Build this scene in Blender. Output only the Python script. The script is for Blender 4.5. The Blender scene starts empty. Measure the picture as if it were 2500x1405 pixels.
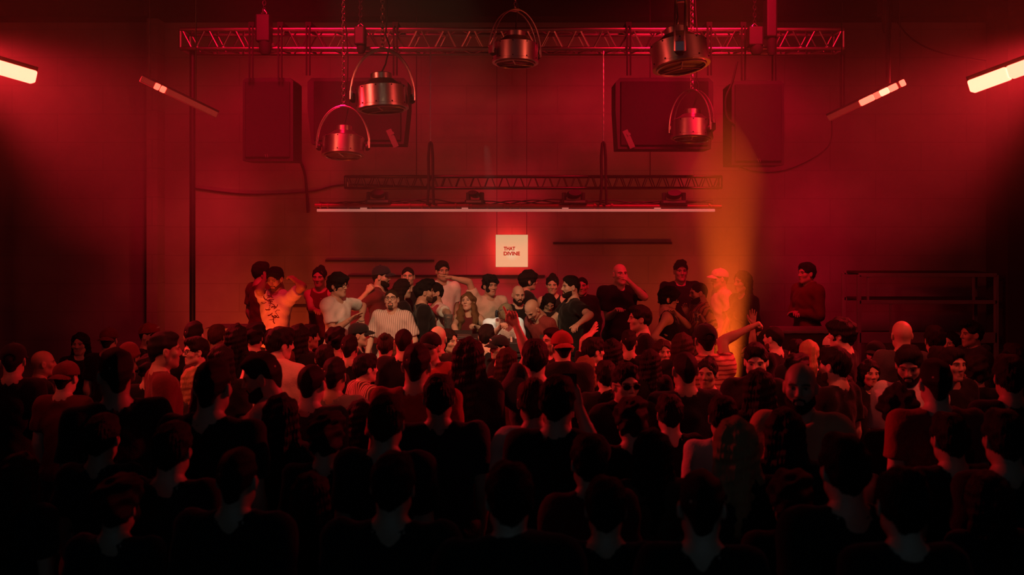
import bpy, bmesh, math, random
import numpy as np
from mathutils import Vector, Matrix, Euler

# ------------------------------------------------------------------ camera, light, exposure
S = bpy.context.scene
COL = S.collection
F_PX, CX, HY, CAM_H = 2400.0, 1250.0, 540.0, 2.65      # focal length in px, centre, horizon, eye height
cam_d = bpy.data.cameras.new('camera')
cam = bpy.data.objects.new('camera', cam_d); COL.objects.link(cam)
cam.location = (0, 0, CAM_H); cam.rotation_euler = (math.radians(90), 0, 0)
cam_d.sensor_width = 36.0; cam_d.lens = F_PX / 2500 * 36.0
cam_d.shift_y = (HY - 702.5) / 2500
cam_d.clip_start = 0.05; cam_d.clip_end = 60
cam_d.dof.use_dof = True; cam_d.dof.focus_distance = 10.6; cam_d.dof.aperture_fstop = 2.2
S.camera = cam

W = bpy.data.worlds.new('world'); S.world = W; W.use_nodes = True
W.node_tree.nodes['Background'].inputs[0].default_value = (0.001, 0.001, 0.001, 1)
W.node_tree.nodes['Background'].inputs[1].default_value = 0.0

S.view_settings.view_transform = 'Standard'; S.view_settings.look = 'None'
S.view_settings.exposure = 0.0; S.view_settings.gamma = 1.0
S.view_settings.use_curve_mapping = False
cy = S.cycles
cy.use_denoising = True
cy.max_bounces = 4; cy.diffuse_bounces = 2; cy.glossy_bounces = 2; cy.transmission_bounces = 3
cy.volume_bounces = 0; cy.transparent_max_bounces = 4
cy.caustics_reflective = False; cy.caustics_refractive = False

def at(px, py, d):
    """the point seen at pixel (px, py) of the 2500x1405 frame at distance d"""
    return Vector(((px - CX) * d / F_PX, d, CAM_H + (HY - py) * d / F_PX))

def aim(o, target):
    o.rotation_euler = (Vector(target) - o.location).to_track_quat('-Z', 'Y').to_euler()

def lamp(name, kind, loc, target, color, energy, **kw):
    L = bpy.data.lights.new(name, kind); o = bpy.data.objects.new(name, L); COL.objects.link(o)
    o.location = loc; aim(o, target); L.color = color; L.energy = energy
    for k, v in kw.items(): setattr(L, k, v)
    return o

R_ = math.radians
RED = (1.0, 0.002, 0.03); ORANGE = (1.0, 0.07, 0.013)
# red washes hung over the stage, thrown on the back wall
lamp('red_wash_lamp', 'SPOT', (-2.6, 9.4, 6.3), (-2.4, 14.6, 2.2), RED, 1500, spot_size=R_(68), spot_blend=1.0, shadow_soft_size=0.5)
lamp('red_wash_lamp', 'SPOT', (2.6, 9.4, 6.3), (2.2, 14.6, 2.2), RED, 1900, spot_size=R_(68), spot_blend=1.0, shadow_soft_size=0.5)
# red spots on both sides in front of the stage, thrown back at the crowd
lamp('red_crowd_spot', 'SPOT', (-5.7, 9.9, 4.5), (-0.4, 8.0, 1.6), (1.0, 0.015, 0.026), 1900, spot_size=R_(50), spot_blend=0.9, shadow_soft_size=0.12)
lamp('red_crowd_spot', 'SPOT', (5.7, 9.9, 4.5), (0.6, 8.0, 1.6), (1.0, 0.015, 0.026), 1900, spot_size=R_(50), spot_blend=0.9, shadow_soft_size=0.12)
# added orange fill spots, only there to brighten the pendants
lamp('pendant_fill_spot', 'SPOT', (-5.2, 6.2, 5.0), (-1.4, 11.2, 4.1), (1.0, 0.12, 0.06), 300, spot_size=R_(30), spot_blend=0.9, shadow_soft_size=0.25)
lamp('pendant_fill_spot', 'SPOT', (5.2, 6.2, 5.0), (1.4, 10.4, 4.4), (1.0, 0.12, 0.06), 300, spot_size=R_(34), spot_blend=0.9, shadow_soft_size=0.25)
# red spots on both sides of the hall: pendants, truss and the rear of the crowd
lamp('red_side_spot', 'SPOT', (-6.4, 4.8, 4.6), (0.4, 9.6, 2.3), (1.0, 0.065, 0.045), 600, spot_size=R_(58), spot_blend=0.8, shadow_soft_size=0.25)
lamp('red_side_spot', 'SPOT', (6.4, 4.8, 4.6), (-0.4, 9.6, 2.3), (1.0, 0.065, 0.045), 600, spot_size=R_(58), spot_blend=0.8, shadow_soft_size=0.25)
# added steep red fill over the crowd, brightens backs in front of the stage
lamp('crowd_fill_spot', 'SPOT', (-3.2, 5.0, 6.3), (-1.5, 8.3, 1.4), (1.0, 0.095, 0.045), 620, spot_size=R_(44), spot_blend=0.9, shadow_soft_size=0.1)
lamp('crowd_fill_spot', 'SPOT', (3.4, 5.0, 6.3), (2.0, 8.1, 1.4), (1.0, 0.075, 0.04), 560, spot_size=R_(44), spot_blend=0.9, shadow_soft_size=0.1)
# warm profile spot on the people round the DJ
lamp('warm_profile_spot', 'SPOT', (-0.9, 4.4, 5.9), (-0.62, 11.0, 1.56), (1.0, 0.58, 0.30), 1300, spot_size=R_(23), spot_blend=0.45, shadow_soft_size=0.05)
lamp('booth_lamp', 'SPOT', (-0.25, 9.5, 3.4), (-0.1, 10.8, 1.45), (0.9, 1.0, 0.8), 110, spot_size=R_(17), spot_blend=0.5, shadow_soft_size=0.03)
# orange uplights on the stage floor
lamp('orange_uplight', 'SPOT', (-3.1, 10.4, 0.6), (-2.3, 13.0, 2.0), ORANGE, 120, spot_size=R_(100), spot_blend=0.9, shadow_soft_size=0.08)
lamp('orange_uplight', 'SPOT', (-3.7, 12.9, 0.5), (-3.5, 14.6, 1.5), ORANGE, 90, spot_size=R_(120), spot_blend=1.0, shadow_soft_size=0.1)
lamp('orange_uplight', 'SPOT', (2.9, 13.35, 0.45), (2.5, 14.6, 2.4), ORANGE, 110, spot_size=R_(90), spot_blend=1.0, shadow_soft_size=0.08)
lamp('orange_beam', 'SPOT', (2.24, 10.16, 0.3), (2.2, 10.2, 6.0), (1.0, 0.11, 0.009), 9500, spot_size=R_(19), spot_blend=1.0, shadow_soft_size=0.04)
lamp('sign_back_light', 'AREA', at(1249, 613, 14.36), at(1249, 613, 14.6), (1.0, 0.03, 0.02), 5.5, shape='SQUARE', size=0.44)
# added cool fill behind the camera, lifts the blacks of the near rows
lamp('cool_fill_lamp', 'AREA', (0, -2.2, 4.2), (0, 5, 1.2), (0.4, 0.75, 1.0), 6, shape='RECTANGLE', size=6.0, size_y=0.6)

# ------------------------------------------------------------------ helpers
rng = random.Random(7)

def tag(o, label=None, cat=None, group=None, kind=None):
    if label: o['label'] = label
    if cat: o['category'] = cat
    if group: o['group'] = group
    if kind: o['kind'] = kind
    return o

def empty(name, loc=(0, 0, 0), rz=0.0, scale=1.0):
    o = bpy.data.objects.new(name, None); COL.objects.link(o)
    o.location = loc; o.rotation_euler = (0, 0, rz); o.scale = (scale,) * 3
    o.empty_display_size = 0.1
    return o

def link_mesh(name, me, mats, parent=None, smooth=True):
    if smooth and len(me.polygons):
        me.polygons.foreach_set('use_smooth', np.ones(len(me.polygons), dtype=bool))
    for m in (mats if isinstance(mats, (list, tuple)) else [mats]): me.materials.append(m)
    o = bpy.data.objects.new(name, me); COL.objects.link(o)
    if parent: o.parent = parent
    return o

def np_mesh(name, V, Q):
    """mesh from an (n,3) vertex array and an (m,4) quad array"""
    me = bpy.data.meshes.new(name)
    nv, nq = len(V), len(Q)
    me.vertices.add(nv); me.vertices.foreach_set('co', np.ascontiguousarray(V, dtype=np.float32).ravel())
    me.loops.add(nq * 4); me.loops.foreach_set('vertex_index', np.ascontiguousarray(Q, dtype=np.int32).ravel())
    me.polygons.add(nq); me.polygons.foreach_set('loop_start', np.arange(0, nq * 4, 4, dtype=np.int32))
    me.update(calc_edges=True); me.validate()
    return me

class MB:
    """collects boxes, tubes, lathes into one mesh"""
    def __init__(s): s.bm = bmesh.new()
    def box(s, c, size, rot=None, bevel=0.0):
        m = Matrix.Translation(c) @ (rot.to_4x4() if rot else Matrix.Identity(4)) @ Matrix.Diagonal((*size, 1))
        r = bmesh.ops.create_cube(s.bm, size=1.0, matrix=m)
        if bevel:
            es = list({e for v in r['verts'] for e in v.link_edges})
            bmesh.ops.bevel(s.bm, geom=es, offset=bevel, segments=2, profile=0.5, affect='EDGES')
        return s
    def tube(s, pts, r, n=8, cap=True, closed=False):
        pts = [Vector(p) for p in pts]; rs = r if isinstance(r, (list, tuple)) else [r] * len(pts)
        rings, up = [], None
        N = len(pts)
        for i, p in enumerate(pts):
            if closed: t = pts[(i + 1) % N] - pts[i - 1]
            else: t = pts[min(i + 1, N - 1)] - pts[max(i - 1, 0)]
            if t.length < 1e-9: t = Vector((0, 0, 1))
            t.normalize()
            if up is None: up = Vector((0, 0, 1)) if abs(t.z) < 0.9 else Vector((1, 0, 0))
            a = t.cross(up)
            if a.length < 1e-6: a = t.orthogonal()
            a.normalize(); b = a.cross(t).normalized(); up = b
            rings.append([s.bm.verts.new(p + (a * math.cos(2 * math.pi * k / n) + b * math.sin(2 * math.pi * k / n)) * rs[i]) for k in range(n)])
        M = N if closed else N - 1
        for i in range(M):
            A, B = rings[i], rings[(i + 1) % N]
            for k in range(n):
                s.bm.faces.new((A[k], A[(k + 1) % n], B[(k + 1) % n], B[k]))
        if cap and not closed:
            s.bm.faces.new(rings[0][::-1]); s.bm.faces.new(rings[-1])
        return s
    def lathe(s, prof, n=32, m=None, cap=True):
        """prof: (radius, z) pairs from bottom to top"""
        m = m or Matrix.Identity(4); rings = []
        for r, z in prof:
            rings.append([s.bm.verts.new(m @ Vector((r * math.cos(2 * math.pi * k / n), r * math.sin(2 * math.pi * k / n), z))) for k in range(n)])
        for A, B in zip(rings, rings[1:]):
            for k in range(n): s.bm.faces.new((A[k], A[(k + 1) % n], B[(k + 1) % n], B[k]))
        if cap: s.bm.faces.new(rings[0][::-1]); s.bm.faces.new(rings[-1])
        return s
    def prism(s, poly, depth, m):
        """extrude a 2D outline (x,z) by depth along y"""
        a = [s.bm.verts.new(m @ Vector((x, 0, z))) for x, z in poly]
        b = [s.bm.verts.new(m @ Vector((x, depth, z))) for x, z in poly]
        n = len(poly)
        s.bm.faces.new(a); s.bm.faces.new(b[::-1])
        for k in range(n): s.bm.faces.new((a[k], b[k], b[(k + 1) % n], a[(k + 1) % n]))
        return s
    def build(s, name, mat, parent=None, smooth=False):
        bmesh.ops.recalc_face_normals(s.bm, faces=s.bm.faces[:])
        me = bpy.data.meshes.new(name); s.bm.to_mesh(me); s.bm.free()
        o = link_mesh(name, me, mat, parent, smooth=False)
        if smooth:
            me.polygons.foreach_set('use_smooth', np.ones(len(me.polygons), dtype=bool))
            me.set_sharp_from_angle(angle=R_(35))
        return o

# ------------------------------------------------------------------ materials
def mat(name, color, rough=0.7, metal=0.0, bump=0.0, bscale=40.0, var=0.25, vscale=6.0, stretch=None, spec=0.5, emit=None, sheen=0.0):
    m = bpy.data.materials.new(name); m.use_nodes = True
    nt = m.node_tree; b = nt.nodes['Principled BSDF']
    b.inputs['Roughness'].default_value = rough; b.inputs['Metallic'].default_value = metal
    b.inputs['Specular IOR Level'].default_value = spec
    if sheen: b.inputs['Sheen Weight'].default_value = sheen
    tc = nt.nodes.new('ShaderNodeTexCoord'); mp = nt.nodes.new('ShaderNodeMapping')
    if stretch: mp.inputs['Scale'].default_value = stretch
    nt.links.new(tc.outputs['Object'], mp.inputs['Vector'])
    n = nt.nodes.new('ShaderNodeTexNoise'); n.inputs['Scale'].default_value = vscale; n.inputs['Detail'].default_value = 3
    nt.links.new(mp.outputs['Vector'], n.inputs['Vector'])
    mx = nt.nodes.new('ShaderNodeMix'); mx.data_type = 'RGBA'
    c = Vector(color)
    mx.inputs['A'].default_value = (*(c * (1 - var)), 1); mx.inputs['B'].default_value = (*[min(1, v) for v in (c * (1 + var))], 1)
    nt.links.new(n.outputs['Fac'], mx.inputs['Factor'])
    nt.links.new(mx.outputs['Result'], b.inputs['Base Color'])
    if bump:
        n2 = nt.nodes.new('ShaderNodeTexNoise'); n2.inputs['Scale'].default_value = bscale; n2.inputs['Detail'].default_value = 4
        nt.links.new(mp.outputs['Vector'], n2.inputs['Vector'])
        bp = nt.nodes.new('ShaderNodeBump'); bp.inputs['Strength'].default_value = bump; bp.inputs['Distance'].default_value = 0.01
        nt.links.new(n2.outputs['Fac'], bp.inputs['Height']); nt.links.new(bp.outputs['Normal'], b.inputs['Normal'])
    if emit:
        b.inputs['Emission Color'].default_value = (*emit[0], 1); b.inputs['Emission Strength'].default_value = emit[1]
    return m

M = {}
M['steel'] = mat('brushed_aluminium', (0.72, 0.7, 0.68), 0.3, 1.0, 0.05, 120, 0.1)
M['truss'] = mat('truss_aluminium', (0.5, 0.49, 0.47), 0.32, 1.0, 0.05, 80, 0.15)
M['darktruss'] = mat('blackened_truss', (0.09, 0.085, 0.08), 0.35, 1.0, 0.05, 80, 0.15)
M['chain'] = mat('chain_steel', (0.4, 0.38, 0.36), 0.35, 1.0)
M['black'] = mat('black_paint', (0.012, 0.012, 0.013), 0.55, 0.0, 0.15, 90)
M['blackmetal'] = mat('black_powder_coat', (0.02, 0.02, 0.021), 0.45, 0.3, 0.1, 120)
M['cable'] = mat('black_rubber', (0.01, 0.01, 0.01), 0.6)
M['strap'] = mat('black_webbing', (0.008, 0.008, 0.009), 0.85)
M['grille'] = mat('speaker_grille', (0.016, 0.016, 0.017), 0.6, 0.2, 0.6, 260)
M['badge'] = mat('badge_metal', (0.16, 0.15, 0.145), 0.45, 0.6)
M['redsteel'] = mat('red_oxide_steel', (0.16, 0.03, 0.03), 0.45, 0.2, 0.1, 60)
M['rack'] = mat('steel_rack_paint', (0.32, 0.29, 0.29), 0.5, 0.3, 0.1, 60)
M['glass'] = mat('clear_glass', (0.9, 0.9, 0.9), 0.05)
M['glass'].node_tree.nodes['Principled BSDF'].inputs['Transmission Weight'].default_value = 0.9
M['lens'] = mat('lamp_glass', (0.25, 0.24, 0.22), 0.12, 0.0, 0.0)
M['white'] = mat('white_plastic', (0.7, 0.68, 0.64), 0.4)
M['wood'] = mat('dark_plywood', (0.05, 0.035, 0.025), 0.6, 0, 0.2, 30, 0.4, 4, (1, 8, 1))

def emis(name, color, strength):
    m = bpy.data.materials.new(name); m.use_nodes = True
    nt = m.node_tree; b = nt.nodes['Principled BSDF']
    b.inputs['Base Color'].default_value = (0.6, 0.55, 0.5, 1)
    b.inputs['Emission Color'].default_value = (*color, 1); b.inputs['Emission Strength'].default_value = strength
    return m

# ------------------------------------------------------------------ the room
def wall_mat():
    m = bpy.data.materials.new('painted_block_wall'); m.use_nodes = True
    nt = m.node_tree; N = nt.nodes; L = nt.links; b = N['Principled BSDF']
    b.inputs['Roughness'].default_value = 0.8; b.inputs['Specular IOR Level'].default_value = 0.2
    tc = N.new('ShaderNodeTexCoord'); sp = N.new('ShaderNodeSeparateXYZ'); cb = N.new('ShaderNodeCombineXYZ')
    L.new(tc.outputs['Object'], sp.inputs[0]); L.new(sp.outputs['X'], cb.inputs['X']); L.new(sp.outputs['Z'], cb.inputs['Y'])
    ns = N.new('ShaderNodeTexNoise'); ns.inputs['Scale'].default_value = 0.55; ns.inputs['Detail'].default_value = 6; ns.inputs['Roughness'].default_value = 0.6
    L.new(tc.outputs['Object'], ns.inputs['Vector'])
    br = N.new('ShaderNodeTexBrick'); br.inputs['Scale'].default_value = 1.0
    br.inputs['Brick Width'].default_value = 1.35; br.inputs['Row Height'].default_value = 0.42; br.inputs['Mortar Size'].default_value = 0.008
    br.inputs['Color1'].default_value = (0.36, 0.34, 0.33, 1); br.inputs['Color2'].default_value = (0.34, 0.32, 0.31, 1); br.inputs['Mortar'].default_value = (0.29, 0.27, 0.26, 1)
    L.new(cb.outputs[0], br.inputs['Vector'])
    mx = N.new('ShaderNodeMix'); mx.data_type = 'RGBA'; mx.blend_type = 'MULTIPLY'; mx.inputs['Factor'].default_value = 0.8
    cr = N.new('ShaderNodeValToRGB'); cr.color_ramp.elements[0].position = 0.3; cr.color_ramp.elements[0].color = (0.45, 0.45, 0.45, 1)
    cr.color_ramp.elements[1].position = 0.7; cr.color_ramp.elements[1].color = (1.15, 1.15, 1.15, 1)
    L.new(ns.outputs['Fac'], cr.inputs[0]); L.new(br.outputs['Color'], mx.inputs['A']); L.new(cr.outputs[0], mx.inputs['B'])
    L.new(mx.outputs['Result'], b.inputs['Base Color'])
    bp = N.new('ShaderNodeBump'); bp.inputs['Strength'].default_value = 0.12; bp.inputs['Distance'].default_value = 0.01
    L.new(br.outputs['Fac'], bp.inputs['Height']); bp.invert = True; L.new(bp.outputs['Normal'], b.inputs['Normal'])
    return m
M['wall'] = wall_mat()
M['floor'] = mat('dark_concrete', (0.06, 0.055, 0.05), 0.6, 0, 0.2, 12, 0.4, 2)
M['ceiling'] = mat('dark_ceiling', (0.03, 0.03, 0.03), 0.9, 0, 0.1, 10)
M['sidewall'] = mat('dark_side_wall', (0.045, 0.04, 0.04), 0.9, 0, 0.2, 8, 0.4, 1.2)

def struct(name, c, size, m, label=None):
    o = MB().box((0, 0, 0), size).build(name, m)
    o.location = c; o['kind'] = 'structure'
    if label: o['label'] = label
    return o
BACK = 14.6
struct('floor', (0, 5.8, -0.1), (18.4, 18.6, 0.2), M['floor'])
struct('ceiling', (0, 5.8, 6.9), (18.4, 18.6, 0.2), M['ceiling'])
struct('wall_back', (0, BACK + 0.1, 3.4), (18.4, 0.2, 6.8), M['wall'])
struct('wall_left', (-8.6, 5.8, 3.4), (0.2, 18.4, 6.8), M['sidewall'])
struct('wall_right', (8.6, 5.8, 3.4), (0.2, 18.4, 6.8), M['sidewall'])
struct('wall_rear', (0, -3.3, 3.4), (18.4, 0.2, 6.8), M['sidewall'])
struct('trim_1', (0, BACK - 0.22, 6.15), (17, 0.44, 1.1), M['ceiling'], 'dark beam across the top of the back wall')
struct('trim_2', (at(2492, 0, 13.3).x, 13.4, 3.4), (0.55, 0.6, 6.8), M['sidewall'], 'dark column at the right end of the back wall')
struct('trim_3', (at(365, 0, 14.2).x, 14.45, 3.0), (0.16, 0.3, 6.0), M['wall'], 'narrow dark pilaster on the left of the back wall')
STAGE_Z = 0.25
struct('trim_4', (0, 12.45, STAGE_Z / 2), (12.4, 4.26, STAGE_Z), M['wood'], 'low dark stage platform')

# haze volume, cut away low at the front so the near crowd stays dark
hz = MB().prism([(4.6, 7.3), (4.6, 3.4), (9.95, 2.02), (9.95, -0.4), (14.95, -0.4), (14.95, 7.3)], 18.6, Matrix.Translation((9.3, 0, 0)) @ Matrix.Rotation(R_(90), 4, 'Z')).build('haze', [])
hm = bpy.data.materials.new('stage_haze'); hm.use_nodes = True
nt = hm.node_tree; nt.nodes.remove(nt.nodes['Principled BSDF'])
vs = nt.nodes.new('ShaderNodeVolumeScatter'); vs.inputs['Color'].default_value = (0.92, 0.92, 0.92, 1)
vs.inputs['Density'].default_value = 0.025; vs.inputs['Anisotropy'].default_value = 0.5
nt.links.new(vs.outputs[0], nt.nodes['Material Output'].inputs['Volume'])
hm.cycles.homogeneous_volume = True if hasattr(hm.cycles, 'homogeneous_volume') else False
hz.data.materials.append(hm)
tag(hz, 'thin stage haze drifting over the stage and above the crowd', 'haze', kind='stuff')

# denser smoke rising through the orange beam
pl = MB().lathe([(0.05, 0.36), (0.2, 0.55), (0.36, 1.0), (0.5, 1.5), (0.58, 2.0), (0.56, 2.6), (0.42, 3.1), (0.22, 3.5), (0.03, 3.8)], 28).build('smoke_plume', [], None, True)
pl.location = (2.22, 10.18, 0)
pm = hm.copy(); pm.name = 'smoke'; pm.node_tree.nodes['Volume Scatter'].inputs['Density'].default_value = 0.14
pl.data.materials.append(pm); tag(pl, 'column of smoke lit orange from below at the right of the stage', 'smoke', kind='stuff')
# ------------------------------------------------------------------ rig: trusses, speakers, hoists
def px_tube(mb, pts, d, r, n=8):
    mb.tube([at(x, y, d) for x, y in pts], r, n); return mb

def box_truss(name, x0, x1, ytop, ybot, d, depth, rc, rb, bays, label, m):
    c = at((x0 + x1) / 2, (ytop + ybot) / 2, d)
    t = empty(name, c); tag(t, label, 'truss')
    hw = (x1 - x0) * d / F_PX / 2; hh = (ybot - ytop) * d / F_PX / 2
    for y in (0, depth):
        for z in (hh, -hh):
            MB().tube([(-hw, y, z), (hw, y, z)], rc, 10).build('chord', m, t, True)
    st = 2 * hw / bays
    for (y, z, fy, fz) in ((0, None, 1, 0), (depth, None, 1, 0), (None, hh, 0, 1), (None, -hh, 0, 1)):
        b = MB()
        for i in range(bays):
            xa, xm, xb = -hw + i * st, -hw + (i + 0.5) * st, -hw + (i + 1) * st
            lo, hi = (-hh, hh) if fy else (0.0, depth)
            pt = (lambda x, v: (x, y, v)) if fy else (lambda x, v: (x, v, z))
            b.tube([pt(xa + 0.02, hi), pt(xm - 0.02, lo)], rb, 6); b.tube([pt(xm + 0.02, lo), pt(xb - 0.02, hi)], rb, 6)
        b.build('bracing', m, t, True)
    for s in (-1, 1):
        e = MB()
        for (a, b2) in (((0, hh), (0, -hh)), ((depth, hh), (depth, -hh)), ((0, hh), (depth, hh)), ((0, -hh), (depth, -hh))):
            e.tube([(s * hw, a[0], a[1]), (s * hw, b2[0], b2[1])], rb * 1.6, 6)
        e.build('end_frame', m, t, True)
    return t, c, hw, hh
TD = 12.0
front_truss, tc_, thw, thh = box_truss('lighting_truss', 440, 2060, 72, 119, TD, 0.36, 0.025, 0.011, 25,
    'long aluminium box truss spanning the top of the picture', M['truss'])
BD = 13.4
rear_truss, rc_, rhw, rhh = box_truss('lighting_truss', 842, 1762, 431, 459, BD, 0.2, 0.018, 0.008, 26,
    'smaller dark truss hanging low above the long light bar', M['darktruss'])

for t_, hw_, hh_ in ((rear_truss, rhw, rhh),):
    for s_ in (-1, 1):
        MB().tube([(s_ * hw_ * 0.62, 0.0, hh_), (s_ * hw_ * 0.62, 0.0, 6.8 - t_.location.z)], 0.006, 5).build('hanging_wire', M['cable'], t_, True)
def chain_part(parent, x, y, z0, z1, m=None, link=0.05, name='chain'):
    mb = MB(); n = int((z1 - z0) / (link * 0.74)) + 1
    for i in range(n):
        zc = z0 + (i + 0.5) * (z1 - z0) / n; a = link / 2
        pts = []
        for k in range(8):
            th = 2 * math.pi * k / 8
            u, v = 0.32 * link * math.cos(th), a * 1.05 * math.sin(th)
            pts.append((x + (u if i % 2 else u * 0.25), y + (u * 0.25 if i % 2 else u), zc + v))
        mb.tube(pts, link * 0.09, 4, closed=True)
    return mb.build(name, m or M['chain'], parent, True)

CEIL = 6.8
# truss poles: the truss hangs on two chains, a leg stands at its left end
def hoist(px, d, y0, y1, w, label, hook_y=None, cat='chain hoist'):
    top = at(px, y0, d); bot = at(px, y1, d); h = top.z - bot.z
    t = empty('chain_hoist', bot); tag(t, label, cat, 'chain hoists on the front truss')
    ww = w * d / F_PX
    MB().box((0, 0, h * 0.62), (ww, 0.2, h * 0.62), None, 0.02).build('hoist_body', M['black'], t)
    b = MB().lathe([(ww * 0.28, 0.02), (ww * 0.42, 0.06), (ww * 0.46, h * 0.34), (ww * 0.4, h * 0.4)], 14, Matrix.Translation((ww * 0.1, -0.02, 0)) )
    b.build('chain_bag', M['strap'], t, True)
    chain_part(t, 0, 0, h * 0.92, CEIL - bot.z, M['black'], link=0.06)
    MB().tube([(0, 0, h * 0.9), (0.03, 0, h * 0.98), (0, 0, h * 1.06), (-0.03, 0, h * 0.98), (0, 0, h * 0.9)], 0.009, 6).build('hook', M['chain'], t, True)
    return t
hoist(645, 11.86, 30, 138, 34, 'black chain hoist clamped to the left part of the front truss')
hoist(880, 11.86, 62, 135, 26, 'black chain hoist on the truss directly behind the left-hand large pendant')
hoist(1842, 11.72, 62, 138, 36, 'boxy black chain hoist on the truss above the right-hand upright loudspeaker')
hoist(1880, 11.7, -10, 140, 26, 'tall black chain bag hoist rising past the top edge, right end of truss')
hoist(2160, 11.2, -60, 84, 26, 'black hoist hanging at the top edge right of the truss')

def speaker(name, px0, px1, py0, py1, d, depth, label, wide, badge_px=None, straps=(), taper=0.0, yaw=0.0):
    a = at(px0, py1, d); b = at(px1, py0, d); w, h = b.x - a.x, b.z - a.z
    t = empty(name, ((a.x + b.x) / 2, d, a.z), yaw); tag(t, label, 'loudspeaker', 'loudspeakers flown from the front truss')
    hw = w / 2; c = 0.06 * min(w, h)
    poly = [(-hw + taper, 0), (hw - taper, 0), (hw, h * 0.55), (hw, h - c), (hw - c, h), (-hw + c, h), (-hw, h - c), (-hw, h * 0.55)] if taper else \
           [(-hw, 0.0), (hw, 0.0), (hw, h - c), (hw - c, h), (-hw + c, h), (-hw, h - c)]
    MB().prism(poly, depth, Matrix.Translation((0, 0.012, 0))).build('cabinet', M['black'], t)
    g = 0.035
    MB().box((0, 0.0, h * 0.5), (w - 2 * g - 2 * taper, 0.03, h - 2 * g - 0.02), None, 0.01).build('grille', M['grille'], t)
    if badge_px:
        q = at(badge_px[0], badge_px[1], d)
        bd = MB()
        for k in (-1, 1): bd.tube([(q.x - t.location.x + k * 0.012 + 0.008, -0.018, q.z - a.z - 0.02), (q.x - t.location.x + k * 0.012 - 0.004, -0.018, q.z - a.z + 0.02)], 0.005, 6)
        bd.build('badge', M['badge'], t)
    for sx in straps:
        X = at(sx, 0, d).x - t.location.x
        zt = at(0, 66, TD).z - a.z
        s = MB()
        for off in (-0.02, 0.02):
            s.box((X + off, TD - d - 0.045, (h - 0.02 + zt) / 2), (0.018, 0.02, zt - h + 0.05))
        s.box((X, TD - d + 0.17, zt + 0.03), (0.07, 0.42, 0.05))
        s.build('sling', M['strap'], t)
    # fly frame over the cabinet
    MB().box((0, depth * 0.5 - 0.05, h + 0.012), (w * 0.5, 0.05, 0.03)).build('fly_bracket', M['blackmetal'], t)
    return t
speaker('loudspeaker', 592, 715, 190, 393, 12.05, 0.5, 'tall black loudspeaker hanging at the far left of the truss', False, (651, 381), (618, 688))
speaker('loudspeaker', 750, 995, 190, 352, 12.4, 0.5, 'wide black loudspeaker hanging behind the two left pendants', True, None, (770, 975), 0.05)
speaker('loudspeaker', 1503, 1742, 190, 364, 12.4, 0.5, 'wide black loudspeaker hanging behind the two right pendants', True, None, (1525, 1715), 0.03)
speaker('loudspeaker', 1787, 1915, 197, 403, 11.9, 0.5, 'tall black loudspeaker hanging at the far right of the truss', False, (1852, 392), (1818, 1893))
# steel brackets on the wide cabinets
for (x, y, lab) in ((958, 338, 'slanted pale steel bracket under the left wide loudspeaker'), (1535, 340, 'small pale steel bracket on the right wide loudspeaker')):
    q = at(x, y, 12.385)
    br = MB().box((0, 0, 0), (0.07, 0.012, 0.24), Matrix.Rotation(R_(-24), 3, 'Y')).box((0, -0.008, 0.06), (0.045, 0.012, 0.03), Matrix.Rotation(R_(-24), 3, 'Y'))
    o = br.build('speaker_bracket', M['badge']); o.location = q; tag(o, lab, 'bracket')

# upright pole at the left end of the truss and the drop at its right end
def post(px, y0, y1, d, r, label, to_floor=False, name='steel_pole', m='blackmetal'):
    a, b = at(px, y0, d), at(px, y1, d)
    z0 = STAGE_Z if to_floor else b.z
    o = MB().tube([(0, 0, 0), (0, 0, a.z - z0)], r, 10).build(name, M[m], None, True)
    o.location = (a.x, d, z0); return tag(o, label, 'pole')
post(470, 122, 800, 12.1, 0.035, 'tall dark pole standing under the left end of the truss', True)
post(2056, 131, 262, 12.1, 0.03, 'short dark pole dropping from the right end of the truss')
post(2168, -40, 205, 9.75, 0.025, 'dark drop pole holding the right inner light tube')

# two wire slings from truss to the light bar
def wire_sling(px, label, y0=120, y1=505):
    a = at(px, y0, 12.15); b = at(px, y1, 12.15); m_ = at(px, 345, 12.15).z
    t = empty('wire_sling', b); tag(t, label, 'sling', 'slings carrying the light bar')
    w = MB()
    for k in range(2):
        w.tube([(0.006 * math.cos(i * 1.9 + k * 3.14), 0.006 * math.sin(i * 1.9 + k * 3.14), m_ - b.z + (a.z - m_) * i / 24) for i in range(25)], 0.005, 5)
    w.build('wire', M['chain'], t, True)
    h = m_ - b.z
    MB().tube([(0, 0, h), (0.015, 0, h - 0.03), (0.028, 0, h - 0.2), (0.03, 0, 0.25), (0.04, 0, 0.02)], [0.008, 0.016, 0.018, 0.016, 0.016], 8)\
        .tube([(0, 0, h), (-0.015, 0, h - 0.03), (-0.026, 0, h - 0.2), (-0.022, 0, 0.25), (-0.04, 0, 0.02)], [0.008, 0.016, 0.018, 0.016, 0.016], 8)\
        .build('round_sling', M['strap'], t, True)
wire_sling(1051, 'thin wire with a black round sling, left of the glowing square sign')
wire_sling(1473, 'thin wire with a black round sling, right of the glowing square sign')

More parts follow.
